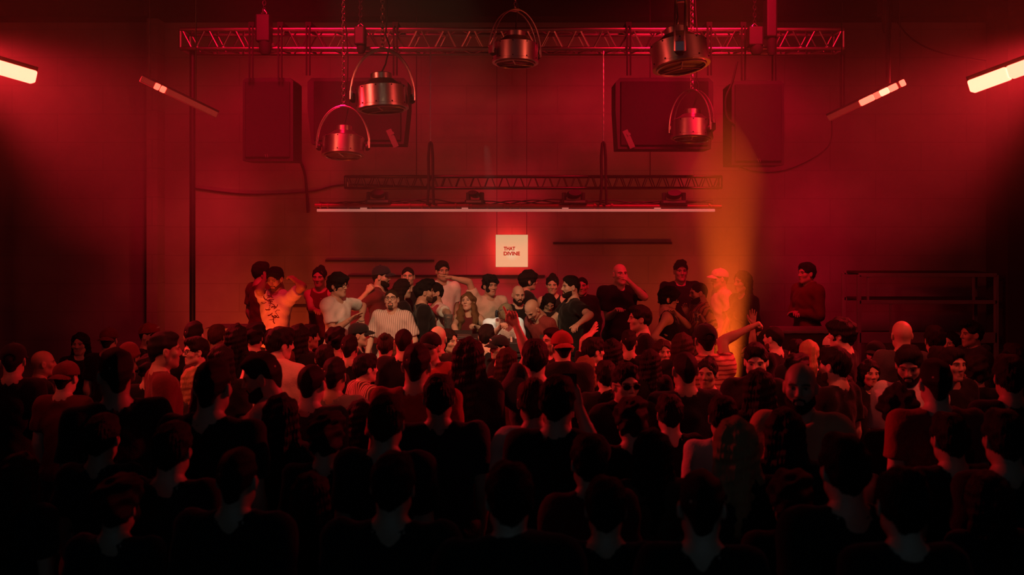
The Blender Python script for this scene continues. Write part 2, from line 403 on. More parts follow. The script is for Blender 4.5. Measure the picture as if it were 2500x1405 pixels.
# the long light bar with its pipe
LB = 12.2
def light_bar():
    a, b = at(774, 514, LB), at(1745, 517, LB); L = b.x - a.x
    t = empty('light_bar', ((a.x + b.x) / 2, LB, a.z)); tag(t, 'long thin pale light bar running across the stage at eye level', 'light bar')
    MB().box((0, 0, 0), (L, 0.045, 0.034), None, 0.006).build('diffuser', M['bar'], t)
    MB().box((0, 0.03, 0.012), (L, 0.03, 0.05)).build('housing', M['blackmetal'], t)
    for px in (888, 1135, 1380, 1605):
        X = at(px, 0, LB).x - t.location.x
        MB().box((X, 0, 0.025), (0.08, 0.06, 0.018), None, 0.003).build('joint_clip', M['bar'], t)
M['bar'] = mat('dim_frosted_tube', (0.25, 0.22, 0.2), 0.6, emit=((1.0, 0.36, 0.27), 0.3))
light_bar()
pp = empty('pipe', at(1258, 502, LB + 0.02)); tag(pp, 'dark red steel pipe just above the light bar', 'pipe')
a_, b_ = at(768, 502, LB), at(1762, 505, LB)
MB().tube([(a_.x - pp.location.x, 0, 0), (b_.x - pp.location.x, 0, -0.015)], 0.026, 12).build('tube', M['redsteel'], pp, True)
for px in (782, 800, 850, 905, 1000, 1030, 1048, 1112, 1142, 1150, 1190, 1232, 1246, 1270, 1395, 1452, 1494, 1732):
    X = at(px, 0, LB).x - pp.location.x
    MB().lathe([(0.030, -0.013), (0.034, -0.012), (0.034, 0.012), (0.030, 0.013)], 12, Matrix.Translation((X, 0, -0.005)) @ Matrix.Rotation(R_(90), 4, 'Y')).box((X, 0, -0.045), (0.012, 0.03, 0.05)).build('pipe_clamp', M['redsteel'], pp, True)
cb = MB()
for k in range(3):
    pts = []
    for i in range(60):
        u = i / 59
        pts.append(at(780 + u * 960, 493 + 4 * math.sin(u * 40 + k * 2) + 3 * math.sin(u * 17 + k) + k * 2, LB + 0.05 + 0.02 * k))
    cb.tube(pts, 0.008, 5)
o = cb.build('cable_loom', M['cable'], None, True); tag(o, 'loose black cable loom lying along the dark red pipe', 'cable')

# moving heads sitting on the rear truss line
def moving_head(px, py, d, w, yaw, label):
    q = at(px, py, d); t = empty('moving_head_light', q, R_(yaw)); tag(t, label, 'stage light', 'moving heads above the light bar')
    ww = w * d / F_PX
    MB().box((0, 0, 0.05), (ww, ww * 0.7, 0.1), None, 0.015).build('base', M['blackmetal'], t)
    MB().box((0, -ww * 0.36, 0.055), (ww * 0.8, 0.01, 0.05)).build('display_panel', M['badge'], t)
    for s in (-1, 1):
        MB().box((s * ww * 0.36, 0, 0.19), (0.05, ww * 0.3, 0.2), None, 0.015).build('yoke_arm', M['blackmetal'], t)
    MB().lathe([(ww * 0.18, -0.1), (ww * 0.27, -0.06), (ww * 0.29, 0.1), (ww * 0.24, 0.17)], 18, Matrix.Translation((0, 0, 0.22)) @ Matrix.Rotation(R_(70), 4, 'X')).build('head', M['black'], t, True)
    t.scale = (1, 1, 0.5)
for args in ((922, 497.5, 12.26, 62, 8, 'leftmost moving head light on the dark pipe line'), (1160, 498, 12.26, 46, -10, 'small moving head light up and left of the square sign'),
             (1400, 498.4, 12.26, 64, 4, 'moving head light up and right of the square sign'), (1645, 499, 12.26, 66, -6, 'rightmost moving head light beside the orange beam')):
    moving_head(*args)

# hung cables on the wall
def cable(pts, d, r, label):
    P = [at(x, y, d) for x, y in pts]; out = []
    for i in range(len(P) - 1):
        p0, p1, p2, p3 = P[max(i - 1, 0)], P[i], P[i + 1], P[min(i + 2, len(P) - 1)]
        for k in range(6):
            u = k / 6
            out.append(0.5 * ((2 * p1) + (p2 - p0) * u + (2 * p0 - 5 * p1 + 4 * p2 - p3) * u * u + (3 * p1 - p0 - 3 * p2 + p3) * u ** 3))
    out.append(P[-1])
    o = MB().tube(out, r, 6).build('cable', M['cable'], None, True); return tag(o, label, 'cable')
cable([(470, 460), (600, 475), (750, 470), (840, 452), (1000, 456), (1100, 460)], 14.575, 0.016, 'sagging dark cable across the wall below the left loudspeakers')
cable([(1800, 150), (1788, 200), (1772, 240), (1775, 285), (1795, 305)], 11.9, 0.014, 'black cable looping to the right upright loudspeaker')
cable([(1790, 402), (1850, 420), (1930, 412), (2020, 360), (2030, 290)], 14.582, 0.01, 'thin cable sagging from the right inner light tube')
cable([(2170, 20), (2220, 90), (2300, 130), (2420, 150)], 14.58, 0.012, 'dark cable drooping at the upper right of the wall')
cable([(730, 385), (745, 430), (752, 520)], 14.57, 0.02, 'dark vertical cable below the left upright loudspeaker')
for (y, x0, x1, lab) in ((637, 795, 1060, 'upper dark batten on the wall behind the stage left group'), (674, 850, 1330, 'lower dark batten on the wall behind the stage group'), (594, 1350, 1640, 'thin dark batten on the wall right of the square sign'), (748, 700, 850, 'low dark batten on the wall behind the woman in a waistcoat')):
    a, b = at(x0, y, BACK), at(x1, y, BACK)
    o = MB().box((0, -0.012, 0), (b.x - a.x, 0.03, 0.03)).build('wall_batten', M['black']); o.location = ((a.x + b.x) / 2, BACK - 0.005, a.z); tag(o, lab, 'batten')

# ------------------------------------------------------------------ glowing square sign
SD = 14.25
def sign():
    c = at(1249.5, 613, SD); w = 79.5 * SD / F_PX
    t = empty('light_box_sign', c); tag(t, 'glowing cream square sign with two lines of red letters above the DJ', 'sign')
    MB().box((0, 0.035, 0), (w, 0.06, w), None, 0.004).build('housing', M['white'], t)
    MB().box((0, 0, 0), (w - 0.006, 0.012, w - 0.006), None, 0.002).build('face', M['signface'], t)
    k = SD / F_PX
    for body, x, yb in (('THAT', 1229.6, 612.0), ('DIVINE', 1229.6, 624.2)):
        fc = bpy.data.curves.new('lettering', 'FONT'); fc.body = body; fc.size = 13.4 * k; fc.extrude = 0.002; fc.offset = 0.0038
        fc.align_x = 'LEFT'
        o = bpy.data.objects.new('tmp', fc); COL.objects.link(o)
        dg = bpy.context.evaluated_depsgraph_get(); me = bpy.data.meshes.new_from_object(o.evaluated_get(dg))
        bpy.data.objects.remove(o)
        xs = [v.co.x for v in me.vertices]; ys = [v.co.y for v in me.vertices]
        want = (28.3 if body == 'THAT' else 39.8) * k; hh = 9.4 * k
        for v in me.vertices: v.co.x = (v.co.x - min(xs)) * want / (max(xs) - min(xs)); v.co.y = (v.co.y - min(ys)) * hh / (max(ys) - min(ys))
        l = link_mesh('lettering', me, M['signred'], t, False)
        q = at(x, yb, SD); l.rotation_euler = (R_(90), 0, 0); l.location = (q.x - c.x, -0.009, q.z - c.z)
    for s in (-1, 1):
        MB().tube([(s * w * 0.46, 0.03, w / 2), (s * w * 0.46, 0.03, 5.62 - c.z)], 0.0035, 5).build('hanging_wire', M['cable'], t, True)
sm = emis('sign_face_glow', (1.0, 0.48, 0.23), 0.56)
n_ = sm.node_tree; tcn = n_.nodes.new('ShaderNodeTexCoord'); mpn = n_.nodes.new('ShaderNodeMapping'); gr = n_.nodes.new('ShaderNodeTexGradient'); gr.gradient_type = 'SPHERICAL'
mpn.inputs['Location'].default_value = (-0.0, 0, 0.32); mpn.inputs['Scale'].default_value = (9.0, 0.0, 9.0)
crn = n_.nodes.new('ShaderNodeValToRGB'); crn.color_ramp.elements[0].color = (0.78, 0.72, 0.34, 1); crn.color_ramp.elements[1].color = (0.85, 1.05, 0.6, 1)
n_.links.new(tcn.outputs['Object'], mpn.inputs[0]); n_.links.new(mpn.outputs[0], gr.inputs[0]); n_.links.new(gr.outputs['Fac'], crn.inputs[0]); n_.links.new(crn.outputs[0], n_.nodes['Principled BSDF'].inputs['Emission Color'])
M['signface'] = sm
M['signred'] = mat('red_vinyl', (0.5, 0.03, 0.01), 0.6, emit=((0.42, 0.03, 0.01), 0.35))
sign()

# ------------------------------------------------------------------ LED tubes
GLOW = (1.0, 0.033, 0.019)
TUBEM = {}
def tube_mat(level):
    if level not in TUBEM: TUBEM[level] = emis('led_tube_glow_%d' % len(TUBEM), GLOW, level)
    return TUBEM[level]
M['tube_off'] = mat('unlit_frosted_tube', (0.5, 0.42, 0.38), 0.5)
def led_tube(p0, p1, r, segs, label, hang):
    c = (p0 + p1) / 2; t = empty('led_tube', c); tag(t, label, 'light tube', 'light tubes over the crowd')
    ax = p1 - p0; L = ax.length; q = ax.to_track_quat('X', 'Z').to_matrix()
    up = q @ Vector((0, 0, 1))
    MB().box(up * r * 1.25, (L, r * 1.2, r * 0.7), q).build('housing', M['blackmetal'], t)
    for (u0, u1, lev) in segs:
        a, b = (p0 - c).lerp(p1 - c, u0), (p0 - c).lerp(p1 - c, u1)
        MB().box((a + b) / 2, ((b - a).length, r * 1.9, r * 1.9), q, r * 0.3).build('diffuser' if lev else 'unlit_diffuser', tube_mat(lev) if lev else M['tube_off'], t)
    for u in hang:
        a = (p0 - c).lerp(p1 - c, u) + up * r
        MB().tube([a, (a.x, a.y, CEIL - c.z)], 0.006, 5).build('hanging_wire', M['cable'], t, True)
    return t
led_tube(at(85, 190, 8.2), at(-300, 78, 7.4), 0.055, [(0, 0.5, 27.0), (0.5, 1.0, 27.0)], 'bright light tube entering at the left edge of the picture', (0.35, 0.9))
led_tube(at(2369, 213, 8.2), at(2800, 55, 7.3), 0.055, [(0, 0.24, 29.0), (0.24, 1.0, 25.0)], 'bright light tube entering at the right edge of the picture', (0.4, 0.9))
led_tube(at(343, 192, 9.6), at(530, 282, 9.9), 0.031, [(0, 0.18, 0), (0.18, 0.245, 8), (0.255, 0.32, 8), (0.32, 1, 0)], 'inner left light tube, dark except one short lit section', (0.1, 0.7))
led_tube(at(2022, 290, 9.9), at(2210, 200, 9.6), 0.031, [(0, 0.42, 0), (0.42, 0.60, 12), (0.60, 0.68, 6), (0.68, 0.79, 28), (0.79, 0.9, 12), (0.9, 0.935, 0), (0.935, 1, 12)], 'inner right light tube with several lit sections', (0.2, 0.95))

# ------------------------------------------------------------------ searchlight pendants
def pendant(px, py, width_px, yaw, tilt, roll, label, hoop_w=0.31):
    """px,py: the middle of the drum's lower rim"""
    d = 0.5 * F_PX / width_px
    q = at(px, py, d); t = empty('searchlight_pendant', q, R_(yaw)); tag(t, label, 'pendant lamp', 'searchlight pendants over the stage')
    T = Matrix.Rotation(R_(tilt), 4, 'X') @ Matrix.Rotation(R_(roll), 4, 'Y')
    Tz = Matrix.Rotation(R_(-yaw), 4, 'Z') @ T
    h = MB().lathe([(0.238, 0.0), (0.25, 0.008), (0.25, 0.19), (0.243, 0.197), (0.20, 0.215), (0.15, 0.25), (0.125, 0.272), (0.105, 0.276), (0.105, 0.33), (0.098, 0.337), (0.03, 0.34)], 40, Tz).build('housing', M['steel'], t, True)
    MB().lathe([(0.225, -0.02), (0.256, -0.02), (0.256, 0.004), (0.225, 0.004)], 40, Tz, False).build('rim', M['steel'], t, True)
    MB().lathe([(0.228, -0.012), (0.229, -0.008)], 40, Tz).build('lens', M['lens'], t)
    g = MB(); z = -0.03
    g.tube([Tz @ Vector((0.215 * math.cos(a * math.pi / 18), 0.215 * math.sin(a * math.pi / 18), z)) for a in range(36)], 0.009, 6, closed=True)
    for k in range(3):
        a = k * 2.0944 + 0.4
        g.tube([Tz @ Vector((0.0, 0, z)), Tz @ Vector((0.215 * math.cos(a), 0.215 * math.sin(a), z))], 0.008, 6)
    g.build('lens_guard', M['steel'], t, True)
    s = MB()
    for k in range(10):
        a = k * 0.6283 + 0.2
        for zz in (0.018, 0.178): s.lathe([(0.009, 0.0), (0.007, 0.006)], 6, Tz @ Matrix.Rotation(a, 4, 'Z') @ Matrix.Translation((0.249, 0, zz)) @ Matrix.Rotation(R_(90), 4, 'Y'))
    s.build('rivets', M['blackmetal'], t)
    ztop = 0.11 + 0.46
    for off in (-0.042, 0.042):
        pts = []
        for i in range(25):
            th = math.pi * i / 24
            pts.append((hoop_w * math.cos(th), off, 0.11 + 0.46 * math.sin(th)))
        pts = [(hoop_w, off, 0.07)] + pts + [(-hoop_w, off, 0.07)]
        MB().tube(pts, 0.0095, 8).build('yoke_hoop', M['steel'], t, True)
    for sx in (-1, 1):
        MB().lathe([(0.02, 0), (0.045, 0.005), (0.05, 0.03), (0.035, 0.055)], 12, Matrix.Translation((sx * 0.262, 0, 0.085)) @ Matrix.Rotation(R_(90 * sx), 4, 'Y')).build('pivot_knob', M['blackmetal'], t, True)
        MB().box((sx * (hoop_w - 0.003), 0, 0.11), (0.03, 0.085, 0.09), None, 0.006).build('pivot_plate', M['steel'], t)
    MB().box((0, 0, ztop), (0.07, 0.08, 0.03), None, 0.006).build('hanging_bracket', M['steel'], t)
    chain_part(t, 0, 0, ztop + 0.01, CEIL - q.z, link=0.055)
    MB().tube([Tz @ Vector((0.0, 0.0, 0.338)), (0.03, 0.03, 0.43), (0.07, 0.05, ztop + 0.05)] + [(0.03 + 0.02 * math.sin(i * 0.9), 0.05, ztop + 0.15 + i * (CEIL - q.z - ztop - 0.15) / 12) for i in range(13)], 0.009, 6).build('power_cable', M['cable'], t, True)
    return t
pendant(934, 262, 124, 8, -4, -3, 'large pendant in front of the left wide loudspeaker')
pendant(838, 376, 102, 3, -9, 0, 'lower left pendant with a shining lens ring, nearest the light bar')
pendant(1258, 150, 110, 32, -4, 1, 'centre pendant hanging in front of the middle of the truss')
pendant(1663, 158, 138, 78, -9, -7, 'largest pendant, tilted, at the top right in front of the truss')
pendant(1689, 335, 101, -48, -6, 2, 'lower right pendant in front of the right wide loudspeaker')

# ------------------------------------------------------------------ furniture at the back
def rack():
    d = 13.1; x0, x1 = at(2097, 0, d).x, at(2432, 0, d).x; w = x1 - x0
    t = empty('steel_rack', ((x0 + x1) / 2, d, 0)); tag(t, 'tall open steel rack frame at the right end of the back wall', 'rack')
    zt, zm, zb = at(0, 672, d).z, at(0, 738, d).z, at(0, 825, d).z
    for x in (-w / 2, w / 2):
        for y in (0, 0.6): MB().box((x, y, zt / 2), (0.05, 0.05, zt), None, 0.004).build('post', M['rack'], t)
    for z in (zt, zm, zb):
        MB().box((0, 0, z), (w, 0.05, 0.05 if z != zb else 0.14), None, 0.004).build('rail', M['rack'], t)
        MB().box((0, 0.6, z), (w, 0.05, 0.05), None, 0.004).build('rail', M['rack'], t)
        MB().box((0, 0.3, z + 0.02), (w - 0.06, 0.56, 0.02)).build('shelf_board', M['wood'], t)
    for x, za, zb2 in ((-w / 2 + 0.12, zm, zt), (-w / 2 + 0.42, zb, zm), (w / 2 - 0.3, zm, zt)):
        MB().box((x, 0.0, (za + zb2) / 2), (0.025, 0.03, zb2 - za)).build('upright', M['rack'], t)
rack()
def counter(px0, px1, py, d, depth, label, name, zf=STAGE_Z, top='rack', front='wood'):
    a, b = at(px0, py, d), at(px1, py, d); w = b.x - a.x; h = a.z - zf
    t = empty(name, ((a.x + b.x) / 2, d, zf)); tag(t, label, 'table')
    MB().box((0, depth / 2, h - 0.015), (w, depth, 0.03), None, 0.004).build('tabletop', M[top], t)
    MB().box((0, 0.04, h / 2 - 0.02), (w - 0.04, 0.03, h - 0.04)).build('front_panel', M[front], t)
    for sx in (-1, 1):
        for y in (0.08, depth - 0.06): MB().box((sx * (w / 2 - 0.04), y, (h - 0.03) / 2), (0.045, 0.045, h - 0.03)).build('leg', M['blackmetal'], t)
    return t
counter(1905, 2040, 808, 11.5, 0.5, 'narrow dark side table behind the crowd at right', 'side_table')
counter(500, 592, 802, 11.3, 0.5, 'small side table with a bright edge at stage left', 'side_table')
DJD = 10.0
dj = counter(960, 1395, 866, DJD, 0.62, 'black DJ table in the middle of the stage', 'dj_table', STAGE_Z, 'black', 'black')
DJZ = at(0, 866, DJD).z
def player(px, w, label, name='dj_player', lift=0.0):
    q = at(px, 0, DJD); t = empty(name, (q.x, DJD + 0.3, DJZ + lift)); tag(t, label, 'DJ gear', 'DJ gear on the black table')
    MB().box((0, 0, 0.055), (w, 0.38, 0.1), None, 0.008).build('body', M['black'], t)
    if lift: MB().box((0, 0, -lift / 2 + 0.003), (w * 0.9, 0.32, lift)).build('stand', M['blackmetal'], t)
    if name == 'dj_player':
        MB().lathe([(0.1, 0.105), (0.1, 0.118), (0.085, 0.12)], 28, Matrix.Translation((0, -0.05, 0))).build('jog_wheel', M['badge'], t, True)
        MB().box((0, 0.15, 0.122), (w * 0.6, 0.012, 0.05), Matrix.Rotation(R_(-35), 3, 'X')).build('display', M['grille'], t)
        lt = MB()
        for i in range(4): lt.box((-0.06 + i * 0.03, -0.193, 0.075), (0.014, 0.004, 0.016))
        lt.build('front_marks', M['white'], t)
    else:
        k = MB()
        for i in range(4):
            for j in range(4): k.lathe([(0.012, 0.105), (0.009, 0.13)], 8, Matrix.Translation((-0.105 + i * 0.07, -0.02 + j * 0.05, 0)))
        k.build('knobs', M['white'], t)
        f = MB()
        for i in range(4): f.box((-0.105 + i * 0.07, -0.12, 0.112), (0.02, 0.012, 0.02))
        f.build('faders', M['white'], t)
player(1125, 0.33, 'black media player left of the DJ mixer', lift=0.05)
player(1240, 0.32, 'black DJ mixer in front of the DJ in white', 'dj_mixer')
player(1345, 0.33, 'black media player right of the DJ mixer')
# glasses and jug on stage
def glass(px, py, d, h, r, label, name='drinking_glass'):
    q = at(px, py, d); o = MB().lathe([(r * 0.8, 0), (r, h), (r * 0.93, h), (r * 0.74, 0.008)], 16, None, True).build(name, M['glass'], None, True)
    o.location = q; return tag(o, label, 'glass')
# ------------------------------------------------------------------ sculpting engine: smooth unions turned into quads
f32 = np.float32
class Sculpt:
    def __init__(s, lo, hi, res):
        s.ax = [np.arange(lo[i] - 2 * res, hi[i] + 2.5 * res, res, dtype=f32) for i in range(3)]
        s.F = np.full([len(a) for a in s.ax], 1.0, dtype=f32)
    def _slice(s, lo, hi):
        sl = []
        for i in range(3):
            a = int(np.searchsorted(s.ax[i], lo[i])); b = int(np.searchsorted(s.ax[i], hi[i]))
            if b <= a: return None
            sl.append(slice(a, b))
        return tuple(sl)
    def _grid(s, sl):
        return s.ax[0][sl[0]][:, None, None], s.ax[1][sl[1]][None, :, None], s.ax[2][sl[2]][None, None, :]
    def _apply(s, lo, hi, fn, k, op, pad=0.06):
        sl = s._slice([v - pad for v in lo], [v + pad for v in hi])
        if sl is None: return
        X, Y, Z = s._grid(sl); d = fn(X, Y, Z); A = s.F[sl]
        if op == '+':
            if k > 0:
                h = np.maximum(k - np.abs(A - d), 0) / k
                s.F[sl] = np.minimum(A, d) - h * h * k * 0.25
            else: s.F[sl] = np.minimum(A, d)
        elif op == '-':
            d = -d
            if k > 0:
                h = np.maximum(k - np.abs(A - d), 0) / k
                s.F[sl] = np.maximum(A, d) + h * h * k * 0.25
            else: s.F[sl] = np.maximum(A, d)
    def cap(s, a, b, ra, rb, k=0.02, op='+', flat=None):
        a = np.array(a, dtype=f32); b = np.array(b, dtype=f32); ab = b - a; L2 = float(ab @ ab) + 1e-9; R = max(ra, rb)
        def fn(X, Y, Z):
            x, y, z = X - a[0], Y - a[1], Z - a[2]
            t0 = (x * ab[0] + y * ab[1] + z * ab[2]) / L2; t = np.clip(t0, 0, 1)
            d = np.sqrt((x - t * ab[0]) ** 2 + (y - t * ab[1]) ** 2 + (z - t * ab[2]) ** 2) - (ra + (rb - ra) * t)
            if flat: d = np.maximum(d, (t0 - flat) * math.sqrt(L2))
            return d
        s._apply(np.minimum(a, b) - R, np.maximum(a, b) + R, fn, k, op)
    def ell(s, c, r, k=0.02, op='+', R=None, cut=None):
        c = np.array(c, dtype=f32); r = np.array(r, dtype=f32)
        Rm = np.array(R, dtype=f32) if R is not None else None; m = float(max(r)) if Rm is not None else r
        def fn(X, Y, Z):
            x, y, z = X - c[0], Y - c[1], Z - c[2]
            if Rm is not None: x, y, z = [x * Rm[0, i] + y * Rm[1, i] + z * Rm[2, i] for i in range(3)]
            k0 = np.sqrt((x / r[0]) ** 2 + (y / r[1]) ** 2 + (z / r[2]) ** 2); k1 = np.sqrt((x / r[0] ** 2) ** 2 + (y / r[1] ** 2) ** 2 + (z / r[2] ** 2) ** 2) + 1e-6
            d = k0 * (k0 - 1) / k1
            return d if cut is None else np.maximum(d, cut(x, y, z))
        s._apply(c - m, c + m, fn, k, op)
    def plane(s, fn):
        """keep where fn <= 0"""
        X, Y, Z = s._grid((slice(None),) * 3); s.F = np.maximum(s.F, fn(X, Y, Z).astype(f32))
    def add(s, fn):
        X, Y, Z = s._grid((slice(None),) * 3); s.F = s.F + fn(X, Y, Z).astype(f32)
    def mesh(s):
        F = s.F; F[0] = F[-1] = 1; F[:, 0] = F[:, -1] = 1; F[:, :, 0] = F[:, :, -1] = 1
        I = F < 0; n = np.array(F.shape) - 1
        cnt = np.zeros(n, dtype=np.int8)
        for dx in (0, 1):
            for dy in (0, 1):
                for dz in (0, 1): cnt += I[dx:dx + n[0], dy:dy + n[1], dz:dz + n[2]]
        act = (cnt > 0) & (cnt < 8); ci, cj, ck = np.nonzero(act); N = len(ci)
        idx = np.full(n, -1, dtype=np.int32); idx[ci, cj, ck] = np.arange(N)
        acc = np.zeros((N, 3), dtype=f32); num = np.zeros(N, dtype=f32)
        C = [(a, b, c) for a in (0, 1) for b in (0, 1) for c in (0, 1)]
        for a in C:
            for d in range(3):
                if a[d]: continue
                b = list(a); b[d] = 1
                fa = F[ci + a[0], cj + a[1], ck + a[2]]; fb = F[ci + b[0], cj + b[1], ck + b[2]]
                cr = (fa < 0) != (fb < 0); t = np.where(cr, fa / np.where(cr, fa - fb, 1), 0)
                p = np.tile(np.array(a, dtype=f32), (N, 1)); p[:, d] = t
                acc += p * cr[:, None]; num += cr
        loc = acc / num[:, None]
        res = [s.ax[i][1] - s.ax[i][0] for i in range(3)]
        V = np.stack([s.ax[0][ci] + loc[:, 0] * res[0], s.ax[1][cj] + loc[:, 1] * res[1], s.ax[2][ck] + loc[:, 2] * res[2]], 1)
        Q = []
        for d in range(3):
            e1, e2 = (d + 1) % 3, (d + 2) % 3
            sa = [slice(None)] * 3; sb = [slice(None)] * 3
            sa[d] = slice(0, -1); sb[d] = slice(1, None)
            A, B = I[tuple(sa)], I[tuple(sb)]
            i, j, k = np.nonzero(A != B); P = np.stack([i, j, k], 1)
            ok = (P[:, e1] > 0) & (P[:, e2] > 0) & (P[:, e1] < n[e1]) & (P[:, e2] < n[e2]); P = P[ok]
            fl = A[P[:, 0], P[:, 1], P[:, 2]]
            def g(o1, o2):
                R = P.copy(); R[:, e1] -= o1; R[:, e2] -= o2; return idx[R[:, 0], R[:, 1], R[:, 2]]
            q = np.stack([g(1, 1), g(0, 1), g(0, 0), g(1, 0)], 1)
            q[~fl] = q[~fl][:, ::-1]; Q.append(q)
        Q = np.concatenate(Q); Q = Q[(Q >= 0).all(1)]
        return V, Q

def wob(V, f, seed, amp):
    r = np.random.RandomState(seed); o = np.zeros(len(V))
    for _ in range(5):
        w = r.normal(size=3); w *= f * (0.6 + r.rand()) / np.linalg.norm(w); o += np.sin(V @ w + r.rand() * 6.28)
    return (o * amp / 2.2)[:, None]
def normals(V, Q):
    n = np.zeros_like(V); a = V[Q[:, 2]] - V[Q[:, 0]]; b = V[Q[:, 3]] - V[Q[:, 1]]; c = np.cross(a, b)
    for i in range(4): np.add.at(n, Q[:, i], c)
    return n / (np.linalg.norm(n, axis=1, keepdims=True) + 1e-9)
def xf(V, m):
    a = np.array(m); return V @ a[:3, :3].T + a[:3, 3]
def join(parts):
    Vs, Qs, o = [], [], 0
    for V, Q in parts: Vs.append(V); Qs.append(Q + o); o += len(V)
    return np.concatenate(Vs), np.concatenate(Qs)

# ------------------------------------------------------------------ heads (canonical: centre of the head at 0, face along +Y)
def head_prims(s, fem, full=True):
    j = 0.92 if fem else 1.0
    s.ell((0, -0.012, 0.03), (0.076, 0.097, 0.088), 0)
    s.ell((0, 0.026, -0.032), (0.060 * j, 0.064, 0.085), 0.03)
    s.cap((0.046 * j, 0.01, -0.068), (0.012, 0.066, -0.1 * (0.97 if fem else 1)), 0.02, 0.018, 0.03); s.cap((-0.046 * j, 0.01, -0.068), (-0.012, 0.066, -0.1 * (0.97 if fem else 1)), 0.02, 0.018, 0.03)
    for x in (-1, 1):
        s.ell((x * 0.042, 0.058, -0.022), (0.022, 0.02, 0.02), 0.025)
        s.cap((x * 0.016, 0.083, 0.021), (x * 0.046, 0.071, 0.024), 0.010 if not fem else 0.006, 0.008, 0.018)
        s.ell((x * 0.032, 0.092, 0.004), (0.017, 0.014, 0.012), 0.014, '-')
        s.ell((x * 0.032, 0.072, 0.003), (0.0145, 0.0125, 0.0095), 0.003)
        s.ell((x * 0.079, -0.008, -0.008), (0.009, 0.02, 0.032), 0.008, '+', Matrix.Rotation(x * 0.35, 3, 'Z'))
        s.ell((x * 0.088, -0.003, -0.004), (0.006, 0.011, 0.018), 0.004, '-')
    s.cap((0, 0.084, 0.018), (0, 0.106, -0.026), 0.008, 0.0115, 0.012)
    s.ell((0.0115, 0.094, -0.031), (0.008, 0.010, 0.008), 0.006); s.ell((-0.0115, 0.094, -0.031), (0.008, 0.010, 0.008), 0.006)
    s.cap((-0.019, 0.081, -0.060), (0.019, 0.081, -0.060), 0.006, 0.006, 0.01); s.cap((0, 0.088, -0.0585), (0, 0.088, -0.0585), 0.008, 0.008, 0.012)
    s.cap((-0.015, 0.083, -0.073), (0.015, 0.083, -0.073), 0.0075, 0.0075, 0.01)
    s.cap((-0.024, 0.089, -0.0665), (0.024, 0.089, -0.0665), 0.0022, 0.0022, 0.004, '-')
    s.cap((0, -0.022, -0.05), (0, -0.042, -0.2), 0.051 if fem else 0.058, 0.054 if fem else 0.062, 0.03)
HEADS = {}
def head_mesh(fem, res):
    k = (fem, res)
    if k not in HEADS:
        s = Sculpt((-0.1, -0.12, -0.2), (0.1, 0.13, 0.13), res); head_prims(s, fem); V, Q = s.mesh()
        # masks: eye whites, dark of eyes and brows, lips
        t = np.zeros((len(V), 4), dtype=f32); t[:, 3] = 1
        ax = np.abs(V[:, 0]); fr = V[:, 1] > 0.05
        e = ((ax - 0.032) / 0.0135) ** 2 + ((V[:, 2] - 0.003) / 0.0075) ** 2
        t[:, 0] = np.where(fr, np.clip(1.5 - 1.5 * e, 0, 0.9), 0)
        ir = ((ax - 0.032) / 0.0062) ** 2 + ((V[:, 2] - 0.003) / 0.0068) ** 2
        bx = np.clip((ax - 0.032) / 0.019, -1, 1); bz = V[:, 2] - (0.0245 - 0.004 * bx * bx)
        br = np.clip(1.5 - np.abs(bz) / (0.0035 if fem else 0.0048), 0, 1) * (np.abs(ax - 0.032) < 0.021)
        lash = np.clip(1.4 - np.abs(V[:, 2] - 0.0115 + 30 * (ax - 0.032) ** 2) / 0.003, 0, 1) * (np.abs(ax - 0.032) < 0.017)
        t[:, 1] = np.where(fr, np.maximum(np.clip(1.7 - ir, 0, 1), np.maximum(br, lash * 0.8)), 0)
        l = (V[:, 0] / 0.024) ** 2 + ((V[:, 2] + 0.066) / 0.0135) ** 2
        t[:, 2] = np.where(V[:, 1] > 0.06, np.clip(1.6 - 1.4 * l, 0, 1), 0)
        HEADS[k] = (V, Q, t)
    return HEADS[k]

